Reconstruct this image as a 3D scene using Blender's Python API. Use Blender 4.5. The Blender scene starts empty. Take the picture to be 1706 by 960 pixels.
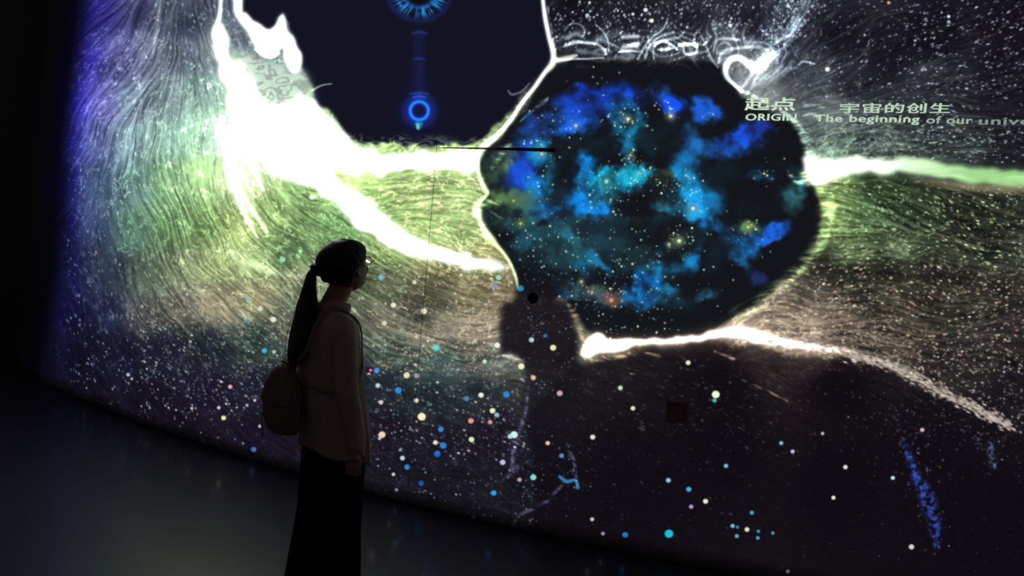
import bpy, bmesh, math, random
import numpy as np
from mathutils import Vector, Matrix
random.seed(5)
scene = bpy.context.scene
C = scene.collection
# ---------- camera: handheld at 1.6 m, rolled about five degrees ----------
FPX, ROLL, HOR, CAMH = 1300.0, .09, 420.0, 1.6       # focal length in px of the 1706 px frame, horizon row
_p = math.atan((480-HOR)/FPX)
cF = Vector((0, math.cos(_p), -math.sin(_p))); _u = Vector((0, math.sin(_p), math.cos(_p))); _r = Vector((1, 0, 0))
cR = _r*math.cos(ROLL) + _u*math.sin(ROLL); cU = _u*math.cos(ROLL) - _r*math.sin(ROLL)
cC = Vector((0, 0, CAMH))
cd = bpy.data.cameras.new('camera'); cam = bpy.data.objects.new('camera', cd); C.objects.link(cam)
cd.sensor_width = 36; cd.lens = FPX/1706*36; cd.clip_end = 60
m = Matrix((cR, cU, -cF)).transposed().to_4x4(); m.translation = cC; cam.matrix_world = m
scene.camera = cam
# ---------- world: a dark exhibition room, a trace of stray light ----------
w = bpy.data.worlds.new('dark_room'); scene.world = w; w.use_nodes = True
w.node_tree.nodes['Background'].inputs[0].default_value = (1, .80, .80, 1)
w.node_tree.nodes['Background'].inputs[1].default_value = .023
scene.view_settings.view_transform = 'Standard'; scene.view_settings.look = 'None'
scene.view_settings.exposure = 0.0; scene.view_settings.gamma = 1.0

# ---------- helpers ----------
def material(name, col, rough=.6, metal=0, emit=None, strength=1.0, bump=None, spec=.5):
    mt = bpy.data.materials.new(name); mt.use_nodes = True
    nt = mt.node_tree; b = nt.nodes['Principled BSDF']
    b.inputs['Base Color'].default_value = (*col, 1); b.inputs['Roughness'].default_value = rough; b.inputs['Metallic'].default_value = metal
    b.inputs['Specular IOR Level'].default_value = spec
    if emit: b.inputs['Emission Color'].default_value = (*emit, 1); b.inputs['Emission Strength'].default_value = strength
    if bump:
        sc, st, var = bump
        tc = nt.nodes.new('ShaderNodeTexCoord'); n = nt.nodes.new('ShaderNodeTexNoise'); n.inputs['Scale'].default_value = sc; n.inputs['Detail'].default_value = 6
        nt.links.new(tc.outputs['Object'], n.inputs['Vector'])
        bp = nt.nodes.new('ShaderNodeBump'); bp.inputs['Strength'].default_value = st; bp.inputs['Distance'].default_value = .01
        nt.links.new(n.outputs['Fac'], bp.inputs['Height']); nt.links.new(bp.outputs['Normal'], b.inputs['Normal'])
        mx = nt.nodes.new('ShaderNodeMix'); mx.data_type = 'RGBA'; mx.inputs[6].default_value = (*[c*(1-var) for c in col], 1); mx.inputs[7].default_value = (*[min(1, c*(1+var)) for c in col], 1)
        nt.links.new(n.outputs['Fac'], mx.inputs[0]); nt.links.new(mx.outputs[2], b.inputs['Base Color'])
    return mt

def mesh_obj(name, verts, faces, mat, parent=None, smooth=True):
    me = bpy.data.meshes.new(name); me.from_pydata([tuple(v) for v in verts], [], faces); me.update()
    if smooth: me.polygons.foreach_set('use_smooth', [True]*len(me.polygons))
    bm = bmesh.new(); bm.from_mesh(me); bmesh.ops.recalc_face_normals(bm, faces=bm.faces); bm.to_mesh(me); bm.free()
    me.materials.append(mat); o = bpy.data.objects.new(name, me); C.objects.link(o)
    if parent: o.parent = parent
    return o

def tag(o, label=None, cat=None, group=None, kind=None):
    for k, v in (('label', label), ('category', cat), ('group', group), ('kind', kind)):
        if v: o[k] = v
    return o

def empty(name, loc, rz=0):
    o = bpy.data.objects.new(name, None); C.objects.link(o); o.location = loc; o.rotation_euler = (0, 0, rz); o.empty_display_size = .1
    return o

class MB:                                            # collects shapes into one mesh
    def __init__(s): s.v, s.f = [], []
    def add(s, v, f):
        n = len(s.v); s.v += [tuple(p) for p in v]; s.f += [tuple(i+n for i in q) for q in f]
    def rings(s, R, cap=True, closed=False):         # R: list of equal-length closed rings of points
        n = len(R[0]); v = [p for r in R for p in r]; f = []
        k = len(R) if closed else len(R)-1
        for i in range(k):
            a, b = i*n, ((i+1) % len(R))*n
            for j in range(n): f.append((a+j, a+(j+1) % n, b+(j+1) % n, b+j))
        if cap and not closed: f += [tuple(range(n))[::-1], tuple(range((len(R)-1)*n, len(R)*n))]
        s.add(v, f)
    def tube(s, P, rad, n=10, flat=1.0, ref=None):   # round or flattened tube along points
        P = [Vector(p) for p in P]; R = []
        rad = rad if isinstance(rad, (list, tuple)) else [rad]*len(P)
        for i, p in enumerate(P):
            t = (P[min(i+1, len(P)-1)]-P[max(i-1, 0)]).normalized()
            q = Vector(ref) if ref else (Vector((0, 0, 1)) if abs(t.z) < .9 else Vector((1, 0, 0)))
            x = (q-t*q.dot(t)).normalized(); y = t.cross(x)
            R.append([p+(x*math.cos(a)*flat+y*math.sin(a))*rad[i] for a in (2*math.pi*k/n for k in range(n))])
        s.rings(R)
    def ball(s, c, r, n=14, rot=None):               # ellipsoid
        r = (r, r, r) if not isinstance(r, (tuple, list)) else r; R = []
        for i in range(1, n):
            th = math.pi*i/n
            ring = [Vector((r[0]*math.sin(th)*math.cos(a), r[1]*math.sin(th)*math.sin(a), r[2]*math.cos(th))) for a in (2*math.pi*k/n for k in range(n))]
            R.append([Vector(c)+(rot @ p if rot else p) for p in ring])
        s.rings(R)
    def box(s, c, h, rot=None):
        v = [Vector((x*h[0], y*h[1], z*h[2])) for x in (-1, 1) for y in (-1, 1) for z in (-1, 1)]
        s.add([Vector(c)+(rot @ p if rot else p) for p in v], [(0, 1, 3, 2), (4, 6, 7, 5), (0, 4, 5, 1), (2, 3, 7, 6), (0, 2, 6, 4), (1, 5, 7, 3)])
    def build(s, name, mat, parent=None, smooth=True): return mesh_obj(name, s.v, s.f, mat, parent, smooth)
    def union(s, name, mat, parent, vox, sm=3):      # one continuous surface out of all shapes
        o = s.build('raw_'+name, mat, None); md = o.modifiers.new('r', 'REMESH'); md.mode = 'VOXEL'; md.voxel_size = vox
        m2 = o.modifiers.new('s', 'SMOOTH'); m2.iterations = sm; m2.factor = .5
        me = bpy.data.meshes.new_from_object(o.evaluated_get(bpy.context.evaluated_depsgraph_get())); me.name = name
        me.polygons.foreach_set('use_smooth', [True]*len(me.polygons))
        bpy.data.objects.remove(o); r = bpy.data.objects.new(name, me); C.objects.link(r); r.parent = parent
        if not me.materials: me.materials.append(mat)
        return r

def lerp_table(T, z):                                # T: rows sorted by first column
    cols = list(zip(*T)); return [float(np.interp(z, cols[0], c)) for c in cols[1:]]
def cr(P, n):                                        # Catmull-Rom through points
    P = [Vector(p) for p in P]; Q = [2*P[0]-P[1]]+P+[2*P[-1]-P[-2]]; out = []
    for i in range(1, len(Q)-2):
        for k in range(n):
            t = k/n; a, b, c, d = Q[i-1:i+3]
            out.append(.5*(2*b+(c-a)*t+(2*a-5*b+4*c-d)*t*t+(3*b-a-3*c+d)*t**3))
    return out+[P[-1]]
# ---------- the projected picture: painted with numpy, laid on the wall as its light ----------
OX, OY, PW, PH = 150, 200, 2060, 1260          # canvas margin and size, in picture units
rng = np.random.default_rng(7)

def fft_blur(a, sx, sy=None):
    sy = sx if sy is None else sy
    fy = np.fft.fftfreq(a.shape[0])[:, None]; fx = np.fft.rfftfreq(a.shape[1])[None, :]
    k = np.exp(-2*np.pi**2*((fx*sx)**2 + (fy*sy)**2))
    return np.fft.irfft2(np.fft.rfft2(a)*k, s=a.shape).astype(np.float32)

def noise(s, sy=None):
    n = fft_blur(rng.standard_normal((PH, PW)).astype(np.float32), s, sy)
    return n/n.std()

def fbm(s, o=4):
    return sum(noise(s/2**i)*.55**i for i in range(o))/1.4

def spline(pts, step=1.0, close=False):
    p = np.array(pts, float)
    if close: p = np.vstack([p[-1], p, p[0], p[1]])
    else: p = np.vstack([2*p[0]-p[1], p, 2*p[-1]-p[-2]])
    out = []
    for i in range(1, len(p)-2):
        n = max(2, int(np.hypot(*(p[i+1]-p[i])[:2])/step)); t = np.linspace(0, 1, n, endpoint=False)[:, None]
        a, b, c, d = p[i-1], p[i], p[i+1], p[i+2]
        out.append(.5*(2*b + (c-a)*t + (2*a-5*b+4*c-d)*t**2 + (3*b-a-3*c+d)*t**3))
    if not close: out.append(p[-2:-1])
    return np.vstack(out)

def poly(pts, soft=3, ragged=0, rs=8):
    q = spline(pts, 4, True) + [OX, OY]
    m = np.zeros((PH, PW), np.float32)
    y0, y1 = max(0, int(q[:, 1].min())), min(PH, int(q[:, 1].max())+2)
    xs = np.arange(PW)
    A = q; B = np.roll(q, -1, 0)
    for y in range(y0, y1):
        yy = y + .37
        k = (A[:, 1] <= yy) != (B[:, 1] <= yy)
        if not k.any(): continue
        xc = np.sort(A[k, 0] + (yy-A[k, 1])/(B[k, 1]-A[k, 1])*(B[k, 0]-A[k, 0]))
        for a, b in zip(xc[::2], xc[1::2]): m[y, max(0, int(a)):max(0, int(b))] = 1
    if ragged: m = warp(m, ragged, rs)
    return np.clip(fft_blur(m, soft), 0, 1) if soft else m

YY, XX = np.mgrid[0:PH, 0:PW].astype(np.float32)
def warp(m, amp, s):
    dx, dy = noise(s)*amp, noise(s)*amp
    ix = np.clip(XX+dx, 0, PW-1).astype(np.int32); iy = np.clip(YY+dy, 0, PH-1).astype(np.int32)
    return m[iy, ix]

def idw(pts, vals, st=8, pw=3.8):
    gy, gx = np.mgrid[0:PH+st:st, 0:PW+st:st].astype(np.float32)
    P = np.array(pts, np.float32) + [OX, OY]; V = np.array(vals, np.float32)
    num = np.zeros(gx.shape+(V.shape[1],), np.float32); den = np.zeros(gx.shape, np.float32)
    for p, v in zip(P, V):
        w = 1/((gx-p[0])**2 + (gy-p[1])**2 + 300)**(pw/2)
        den += w; num += w[..., None]*v
    g = num/den[..., None]
    fy = np.arange(PH)/st; fx = np.arange(PW)/st
    iy = fy.astype(int); ix = fx.astype(int); ty = (fy-iy)[:, None, None].astype(np.float32); tx = (fx-ix)[None, :, None].astype(np.float32)
    a = g[iy]*(1-ty) + g[iy+1]*ty
    return a[:, ix]*(1-tx) + a[:, ix+1]*tx

def ribbon(lay, pts, inten=1.0, soft=1.0):      # pts: x, y, width; max-blended bright strand
    q = spline(pts, 1.0)
    for x, y, w in q:
        x += OX; y += OY; w = max(.5, w/2); r = int(w*soft*2.2)+2
        x0, x1, y0, y1 = int(x)-r, int(x)+r+1, int(y)-r, int(y)+r+1
        if x0 < 0 or y0 < 0 or x1 >= PW or y1 >= PH: continue
        d = np.sqrt((XX[y0:y1, x0:x1]-x)**2 + (YY[y0:y1, x0:x1]-y)**2)
        v = inten*np.exp(-np.maximum(d-w*.55, 0)**2/(2*(w*soft*.5+.35)**2))
        np.maximum(lay[y0:y1, x0:x1], v, out=lay[y0:y1, x0:x1])

def dot(x, y, r, col, el=1.0, th=0.0, hard=True):
    x += OX; y += OY; R = int(r*el*1.8)+3
    x0, x1, y0, y1 = int(x)-R, int(x)+R+1, int(y)-R, int(y)+R+1
    if x0 < 0 or y0 < 0 or x1 >= PW or y1 >= PH: return
    dx, dy = XX[y0:y1, x0:x1]-x, YY[y0:y1, x0:x1]-y
    c, s = np.cos(th), np.sin(th)
    d = np.sqrt(((dx*c+dy*s)/el)**2 + (-dx*s+dy*c)**2)
    a = np.clip((r+.55-d)/1.1, 0, 1)[..., None] if hard else np.exp(-(d/r)**2)[..., None]
    img[y0:y1, x0:x1] = img[y0:y1, x0:x1]*(1-a) + a*np.maximum(np.asarray(col, np.float32)/255, img[y0:y1, x0:x1]*.8)

def jit(a, b, *c):
    return np.array(c)*rng.uniform(a, b)

def over(m, col, k=1.0):
    global img
    a = (m*k)[..., None]
    img = img*(1-a) + a*(np.asarray(col, np.float32)/255)

# --- local mean colours of the moving streams ---
BASE = '''-100,-150,20,18,60;140,30,24,18,84;170,20,32,28,95;230,20,45,45,80;270,20,75,85,105;310,40,42,50,72;350,30,70,78,95;140,100,34,28,122;200,90,72,72,122;
250,80,105,115,138;300,90,74,82,100;345,80,95,105,118;120,170,42,33,168;170,170,84,84,142;220,170,110,130,150;270,160,105,125,130;330,150,115,145,138;
110,230,28,28,118;160,230,74,86,132;215,230,115,145,150;270,230,122,162,145;340,230,150,200,165;375,220,200,235,205;110,300,16,18,74;160,300,52,72,92;
220,300,92,130,122;280,300,115,160,112;340,290,130,180,112;400,290,200,235,170;110,380,16,17,62;160,380,46,62,88;220,380,72,108,90;280,370,95,142,88;
340,370,112,158,90;400,380,155,198,112;450,360,120,162,92;500,350,108,150,88;120,450,15,15,50;180,450,40,52,68;240,460,72,88,74;300,450,108,122,88;
360,440,130,150,98;420,440,132,160,104;480,420,82,120,74;500,470,120,130,96;120,520,13,13,45;180,520,24,28,56;240,520,64,64,66;300,510,92,88,80;
360,500,125,115,92;430,490,135,130,98;470,530,88,93,80;120,600,12,11,34;200,590,18,18,42;280,580,22,25,44;350,580,28,36,46;430,570,48,66,62;540,645,24,25,36;560,700,23,21,33;480,690,23,21,35;520,600,42,50,54;590,640,26,30,40;
110,640,15,12,28;150,670,17,12,26;250,660,20,15,34;350,650,24,19,42;430,650,30,28,48;300,720,18,12,27;430,730,24,17,37;560,300,150,200,112;620,330,140,190,105;
700,300,165,210,122;760,320,160,205,122;700,370,150,200,112;770,370,150,195,116;640,370,130,180,100;570,370,90,140,80;640,420,110,140,80;720,440,130,130,85;800,440,150,150,100;
640,470,82,92,68;720,480,74,74,56;800,480,105,100,72;700,520,68,68,60;830,500,120,105,82;640,540,105,105,88;720,560,138,128,110;800,550,140,125,107;
640,590,76,98,88;730,600,66,92,90;820,600,92,98,90;640,640,28,33,44;720,655,30,42,48;800,655,34,42,46;640,720,27,22,36;740,740,25,21,35;820,720,26,22,36;
500,780,22,17,32;640,790,25,23,36;760,830,22,20,31;900,800,23,21,31;950,860,18,15,25;1050,800,17,12,21;1050,880,18,14,23;1200,750,16,10,20;1400,800,15,9,19;1600,850,15,9,19;1700,900,13,8,18;1400,650,17,11,19;
1200,650,18,13,17;1550,750,18,12,24;1250,520,160,140,122;1290,545,165,145,125;1340,560,140,120,104;1300,505,140,125,105;1350,500,110,100,86;1400,540,110,95,82;1500,560,78,68,62;1600,600,46,40,42;1690,650,26,22,30;
1690,560,46,40,40;1690,480,46,42,40;1500,490,64,58,48;1420,452,30,30,26;1480,450,32,32,28;1370,455,40,40,34;1540,455,38,36,32;1450,475,44,42,36;1600,380,30,32,28;1650,400,34,34,30;1600,460,56,52,46;1420,420,95,120,76;1500,410,90,110,76;1600,410,66,76,58;
1690,420,60,65,56;1390,360,120,160,92;1450,350,70,100,60;1540,350,48,62,42;1500,330,50,70,42;1620,360,32,36,30;1690,350,40,42,37;1390,310,130,170,92;1450,310,55,80,46;
1550,320,38,44,34;1690,335,40,42,36;1390,250,110,138,122;1480,250,78,92,90;1600,250,50,56,60;1690,250,26,26,36;1350,200,74,84,86;1450,210,62,70,74;
1550,200,36,40,48;1690,190,22,20,31;1350,150,44,48,60;1420,140,36,38,50;1550,140,42,45,56;1690,140,22,18,30;1400,60,24,22,36;1550,60,18,14,27;1690,50,20,15,27;
1480,100,20,18,30;960,30,17,17,29;1050,40,20,22,32;1150,40,24,27,38;1250,30,28,30,42;1290,60,50,56,75;960,70,40,43,50;1050,70,50,53,60;1150,75,66,70,76;
1220,85,86,90,96;1280,150,120,128,130;1340,160,90,96,100;1380,185,100,112,110;1270,130,125,132,134;1320,110,50,54,68;-60,300,10,8,30;1850,100,16,12,22;1850,300,34,38,34;1850,500,34,30,32;1850,900,12,7,16;-100,800,15,12,22;60,760,14,11,20;200,850,18,13,26;350,900,18,14,26;500,950,18,15,26;700,1000,18,15,24;0,1000,16,12,22;1100,1040,15,11,18;200,1050,16,12,22;1500,1050,14,9,16;60,680,14,11,22'''
B = np.array([[float(v) for v in t.split(',')] for t in BASE.replace('\n', '').split(';')], np.float32)
base = idw(B[:, :2], B[:, 2:]/255)
base = base*.89 + .115*base.max(-1, keepdims=True)*np.array([1.0, 1.0, .96], np.float32)
base[..., 0] *= 1 + .06*np.clip((base[..., 1]-base[..., 2]-.08)/.2, 0, 1)

FLOW = '''200,100,138;160,60,140;230,60,130;180,160,132;140,180,122;210,180,118;240,130,122;130,250,112;110,350,96;160,350,90;240,350,82;220,250,98;240,400,72;260,470,57;330,480,48;420,500,38;500,560,33;300,350,77;350,300,82;350,400,62;
420,300,70;430,380,55;480,400,46;520,460,40;560,380,42;620,420,35;660,460,20;740,470,12;820,480,5;620,560,30;700,600,22;800,610,10;840,560,4;270,100,97;340,60,95;
340,150,92;360,220,88;150,470,78;560,310,10;650,330,5;750,330,0;700,390,12;780,390,5;300,600,50;400,620,45;200,620,60;700,660,25;640,700,32;800,720,24;1000,640,20;
1100,640,25;1250,680,28;1050,800,5;1300,800,10;1400,340,5;1500,350,8;1600,350,15;1690,360,18;1450,420,3;1600,420,5;1400,500,4;1500,560,15;1600,620,28;1690,560,20;
1500,500,10;1400,80,-20;1500,60,-22;1600,40,-26;1690,60,-26;1450,150,-14;1550,140,-22;1650,170,-12;1400,240,0;1550,240,3;1690,240,5;1350,60,-45;1300,100,-40;
1300,30,-60;1150,60,-70;1000,40,-60;1240,530,-28;1500,800,50;1550,880,75'''
Fl = np.array([[float(v) for v in t.split(',')] for t in FLOW.replace('\n', '').split(';')], np.float32)
th2 = np.radians(Fl[:, 2])*2
f2 = idw(Fl[:, :2], np.stack([np.cos(th2), np.sin(th2)], 1), 8, 3)
TH = .5*np.arctan2(f2[..., 1], f2[..., 0]) + .16*noise(26) + .10*noise(9)
VX, VY = np.cos(TH).astype(np.float32), np.sin(TH).astype(np.float32)

def lic(tex, lens, h=2.0):                      # streaks: each texture averaged along the flow over its own length
    acc = [t.copy() for t in tex]; cnt = [1]*len(tex)
    for sgn in (1, -1):
        px, py = XX.copy(), YY.copy(); ux, uy = VX*sgn, VY*sgn
        for k in range(max(lens)):
            px = np.clip(px+ux*h, 0, PW-1); py = np.clip(py+uy*h, 0, PH-1)
            ii = py.astype(np.int32)*PW + px.astype(np.int32)
            nx, ny = VX.ravel()[ii], VY.ravel()[ii]
            f = np.where(nx*ux+ny*uy < 0, -1, 1).astype(np.float32); ux, uy = nx*f, ny*f
            for j, t in enumerate(tex):
                if k < lens[j]:
                    acc[j] += t.ravel()[ii]; cnt[j] += 1
    return [(a/c)/max(1e-6, (a/c).std()) for a, c in zip(acc, cnt)]
L_long, L_mid, L_short, L_s2 = lic([noise(1.3), noise(1.1), noise(2.4), noise(1.6)], [18, 7, 2, 2])
def thread(f, w): return np.exp(-(f/w)**2)
worm = .85*thread(L_short, .23)*np.clip(.5+.7*noise(5), 0, 1.5) + .8*thread(L_s2-.6, .26)*np.clip(.45+.7*noise(4), 0, 1.4) + .5*np.clip(L_s2-1.1, 0, 1)
worm = fft_blur(worm.astype(np.float32), .5)
def clump(s): return np.clip(.5+.5*noise(s), 0, 1)
lum = base.max(-1)
rgt = np.clip((XX-OX-1330)/60, 0, 1)*np.clip((YY-OY-180)/40, 0, 1)
left = np.clip((620-(XX-OX))/200, 0, 1)*np.clip((640-(YY-OY))/120, 0, 1)
mod = .96 + .13*left - .10*rgt + (.07+.09*rgt)*L_long + .09*L_mid + .30*worm + .08*noise(14)
rightish = np.clip((XX-OX-1230)/80, 0, 1)
dk = np.exp(-(lum/.16)**2)                       # the dark parts carry little streaking
mod = mod*(1-dk) + dk*(.88+.08*L_mid+.10*worm)
img = base*np.clip(mod, .3, 2.6)[..., None]
img += (np.clip(worm-.35, 0, 1)*np.clip(lum*1.25, 0, .7))[..., None]*np.array([.42, .44, .34], np.float32)

# --- short curled threads of light drifting in the streams ---
def thread_stroke(x, y, ln, w, k):
    iy, ix = int(y+OY), int(x+OX)
    if not (12 < iy < PH-12 and 12 < ix < PW-12): return
    a = TH[iy, ix] + rng.normal()*.22; bend = rng.normal()*.12; n = max(3, int(ln/1.3))
    c = np.minimum(base[iy, ix]*1.2 + np.array([.24, .25, .20], np.float32), 1.02)
    for _ in range(n):
        x += math.cos(a)*1.3; y += math.sin(a)*1.3; a += bend
        jx, jy = int(x+OX), int(y+OY)
        if not (4 < jx < PW-5 and 4 < jy < PH-5): return
        d2 = (XX[jy-2:jy+3, jx-2:jx+3]-x-OX)**2 + (YY[jy-2:jy+3, jx-2:jx+3]-y-OY)**2
        al = (k*np.exp(-d2/(w*w)))[..., None]; p = img[jy-2:jy+3, jx-2:jx+3]
        img[jy-2:jy+3, jx-2:jx+3] = np.maximum(p, p*(1-al)+al*c)
for x0, y0, x1, y1, n in ((230, 130, 420, 560, 1150), (130, 60, 240, 560, 420), (400, 250, 560, 560, 900), (545, 285, 810, 450, 900), (600, 420, 870, 610, 620), (1380, 300, 1706, 445, 520), (1220, 470, 1500, 600, 620), (1340, 195, 1600, 265, 260), (1450, 440, 1706, 620, 240), (240, 480, 480, 640, 300)):
    for _ in range(int(n*.62)): thread_stroke(rng.uniform(x0, x1), rng.uniform(y0, y1), rng.uniform(3, 13), rng.uniform(.8, 1.3), .25+.75*rng.random()**1.6)
def long_streak(x, y, ln, w, k):                  # a long faint filament that follows the flow, light (k > 0) or dark
    ux, uy = None, None
    n = int(ln/1.4); c = None
    for i in range(n):
        jx, jy = int(x+OX), int(y+OY)
        if not (4 < jx < PW-5 and 4 < jy < PH-5): return
        vx, vy = VX[jy, jx], VY[jy, jx]
        if ux is not None and vx*ux+vy*uy < 0: vx, vy = -vx, -vy
        ux, uy = vx, vy; x += vx*1.4; y += vy*1.4
        if k > 0: c = np.minimum(base[jy, jx]*1.3 + np.array([.17, .18, .14], np.float32), 1.0)
        else: c = base[jy, jx]*.42
        d2 = (XX[jy-2:jy+3, jx-2:jx+3]-x-OX)**2 + (YY[jy-2:jy+3, jx-2:jx+3]-y-OY)**2
        al = (min(1, abs(k))*math.sin(math.pi*(i+1)/(n+1))**.6*np.exp(-d2/(w*w)))[..., None]*.55; p = img[jy-2:jy+3, jx-2:jx+3]
        img[jy-2:jy+3, jx-2:jx+3] = p*(1-al)+al*c
for x0, y0, x1, y1, n in ((120, -30, 420, 120, 90), (110, 80, 300, 320, 120), (200, 260, 480, 520, 170), (380, 300, 620, 560, 110), (560, 400, 860, 600, 110), (560, 290, 800, 420, 60), (1380, 300, 1706, 440, 120), (1250, 470, 1600, 610, 90), (1300, 30, 1706, 260, 120)):
    for _ in range(n): long_streak(rng.uniform(x0, x1), rng.uniform(y0, y1), rng.uniform(40, 150), rng.uniform(.8, 1.4), rng.uniform(.4, .9)*(1 if rng.random() < .55 else -1))
# --- specks carried along the streams ---
dens = [  # x0, y0, x1, y1, count, rmin, rmax, elongation, colour set
 (230, 0, 420, 240, 260, .7, 1.3, 2.0, 0), (130, 60, 300, 260, 200, .6, 1.0, 2.6, 0), (110, 260, 330, 640, 420, .7, 1.3, 1.8, 1), (330, 300, 560, 520, 330, .8, 1.5, 1.6, 2),
 (230, 480, 490, 700, 520, .8, 1.9, 1.4, 3), (110, 600, 470, 740, 150, .7, 1.7, 1.2, 4), (560, 300, 800, 420, 190, .8, 1.4, 2.0, 2), (620, 440, 870, 620, 640, .9, 2.1, 1.4, 5),
 (620, 600, 880, 760, 430, .8, 2.2, 1.3, 4), (620, 640, 960, 860, 260, .8, 2.0, 1.2, 6), (870, 600, 1240, 880, 300, .7, 1.9, 1.5, 6), (960, 590, 1300, 720, 170, .8, 2.0, 2.0, 7),
 (1200, 600, 1500, 760, 150, .8, 2.0, 1.5, 7), (1230, 740, 1706, 960, 110, .7, 1.8, 1.3, 6), (1450, 640, 1700, 800, 110, .7, 1.8, 1.5, 7), (1340, 440, 1706, 620, 850, .8, 1.9, 1.6, 5),
 (1480, 580, 1706, 740, 380, .8, 1.8, 1.5, 7), (1390, 310, 1706, 440, 420, .8, 1.7, 1.9, 2), (1340, 200, 1706, 270, 320, .8, 1.5, 2.0, 8), (1290, 0, 1706, 240, 720, .7, 1.7, 1.8, 9),
 (1500, 0, 1706, 160, 160, .7, 1.8, 1.7, 9), (920, 0, 1340, 75, 460, .8, 2.3, 1.3, 9), (980, 0, 1240, 55, 60, 1.6, 2.8, 1.2, 9), (925, 60, 1200, 112, 130, .8, 1.8, 1.8, 9), (1706, 0, 1880, 700, 500, .8, 1.8, 1.6, 5),
 (400, 0, 505, 42, 40, .8, 2.2, 1.4, 9), (640, 780, 960, 900, 40, .7, 1.5, 1.2, 6)]
CS = [[(190, 205, 215)], [(150, 185, 185), (185, 205, 190)], [(215, 245, 190), (190, 230, 160)], [(190, 180, 160), (140, 170, 165), (220, 215, 195)],
      [(170, 165, 180), (110, 140, 150), (200, 195, 200), (60, 60, 90)], [(215, 200, 165), (190, 180, 150), (235, 230, 215), (210, 170, 150)],
      [(190, 190, 205), (110, 150, 190), (150, 140, 165), (60, 110, 160)], [(220, 200, 180), (170, 150, 150), (205, 200, 205)], [(160, 195, 180), (190, 215, 200)],
      [(190, 200, 215), (130, 145, 165), (220, 225, 235), (160, 175, 195)]]
VOID1 = [(400, -220), (402, 0), (414, 24), (436, 43), (452, 49), (462, 36), (472, 24), (482, 46), (490, 66), (499, 84), (500, 112), (518, 140), (521, 168), (545, 180), (556, 198), (580, 226), (605, 239), (650, 238), (690, 241),
         (740, 243), (795, 240), (828, 212), (868, 164), (902, 120), (920, 95), (910, 50), (903, 0), (898, -220)]
def specks():
    for x0, y0, x1, y1, n, r0, r1, el, cs in dens:
        for _ in range(n):
            x, y = rng.uniform(x0, x1), rng.uniform(y0, y1)
            r = r0 + (r1-r0)*rng.random()**2.2
            c = CS[cs][rng.integers(len(CS[cs]))]; k = rng.uniform(.45, 1.1)
            iy, ix = int(y+OY), int(x+OX)
            dot(x, y, r*.86, [min(255, v*k) for v in c], 1+(el-1)*rng.uniform(.2, 2.2), TH[iy, ix])
specks()

# --- saturated white flow on the left ---
wl = np.zeros((PH, PW), np.float32)
m_main = poly([(358, 55), (369, 40), (376, 62), (384, 90), (399, 108), (412, 128), (428, 150), (440, 170), (462, 178), (482, 170), (505, 158), (522, 172), (530, 182), (548, 184), (560, 202), (580, 228), (606, 246), (640, 258), (690, 252),
        (735, 253), (796, 250), (794, 285), (772, 283), (740, 282), (690, 284), (640, 290), (590, 286), (545, 284), (570, 305), (604, 322), (630, 350), (664, 378), (702, 400), (740, 416), (800, 428), (852, 446), (800, 444), (745, 436), (700, 430),
        (655, 414), (612, 388), (574, 354), (536, 324), (500, 305), (450, 285), (415, 262), (400, 240), (385, 262), (382, 300), (375, 262), (388, 215), (384, 190), (374, 150), (364, 110)], 3.2, 3.0, 7)
m_top = poly([(386, -220), (388, 0), (390, 20), (402, 40), (414, 56), (424, 78), (436, 92), (448, 96), (462, 90), (468, 75), (473, 88), (478, 112), (486, 122), (500, 118), (502, 100), (497, 82), (487, 62), (478, 42), (473, 23), (464, 36), (449, 48), (436, 42), (420, 32), (408, 18), (402, 0), (400, -220)], 2.2, 1.6, 6)
m_grey = poly([(385, 95), (400, 85), (425, 95), (450, 100), (480, 110), (505, 118), (518, 145), (520, 175), (490, 185), (440, 180), (415, 150)], 6)
over(poly(VOID1, 2.0, 2.5, 6), (17, 17, 32))
sw = np.sin(4.5*noise(12, 7)+1.6*noise(4, 2.5))
over(m_grey, (214, 236, 222), .85)
img *= 1 - (m_grey*np.clip(.02+.22*sw, 0, .3))[..., None]
over(np.clip(m_main*1.25, 0, 1), (262, 268, 258)); over(np.clip(m_top*1.25, 0, 1), (262, 264, 262))
glow = fft_blur(m_main, 14)
img += (glow*.28)[..., None]*np.array([.8, 1.0, .62], np.float32)*(1-poly(VOID1, 3))[..., None]
lay = np.zeros((PH, PW), np.float32)
ribbon(lay, [(268, -30, 3), (262, 40, 3), (254, 90, 2)], .22, 2.2)
ribbon(lay, [(370, -40, 5), (366, 20, 4), (360, 50, 7), (366, 90, 12)], .75, 1.5)
ribbon(lay, [(384, 255, 8), (386, 285, 9), (394, 320, 8), (404, 350, 6), (420, 380, 3), (428, 395, 1)], .62, 1.7)
ribbon(lay, [(392, 300, 5), (410, 335, 5), (430, 365, 4), (444, 385, 2)], .5, 1.8)
ribbon(lay, [(410, 262, 5), (425, 290, 4), (438, 315, 2)], .5, 1.7)
ribbon(lay, [(385, 420, 6), (440, 448, 5), (500, 462, 4)], .20, 2.5)
ribbon(lay, [(520, 150, 2), (535, 142, 1.5), (552, 139, 1)], .55)
ribbon(lay, [(425, 82, 4), (438, 90, 4), (452, 94, 5), (464, 88, 3)], .5)
img += lay[..., None]*np.array([1, 1.02, .92], np.float32)*.95
# torn edge of the white flow under the dark disc
tear = poly([(560, 200), (600, 232), (660, 226), (720, 236), (790, 228), (800, 250), (720, 254), (640, 254), (590, 244)], 4, 5, 9)
img += (tear*np.clip(.12+.20*sw, 0, .5))[..., None]*np.array([.8, .95, .75], np.float32)

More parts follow.
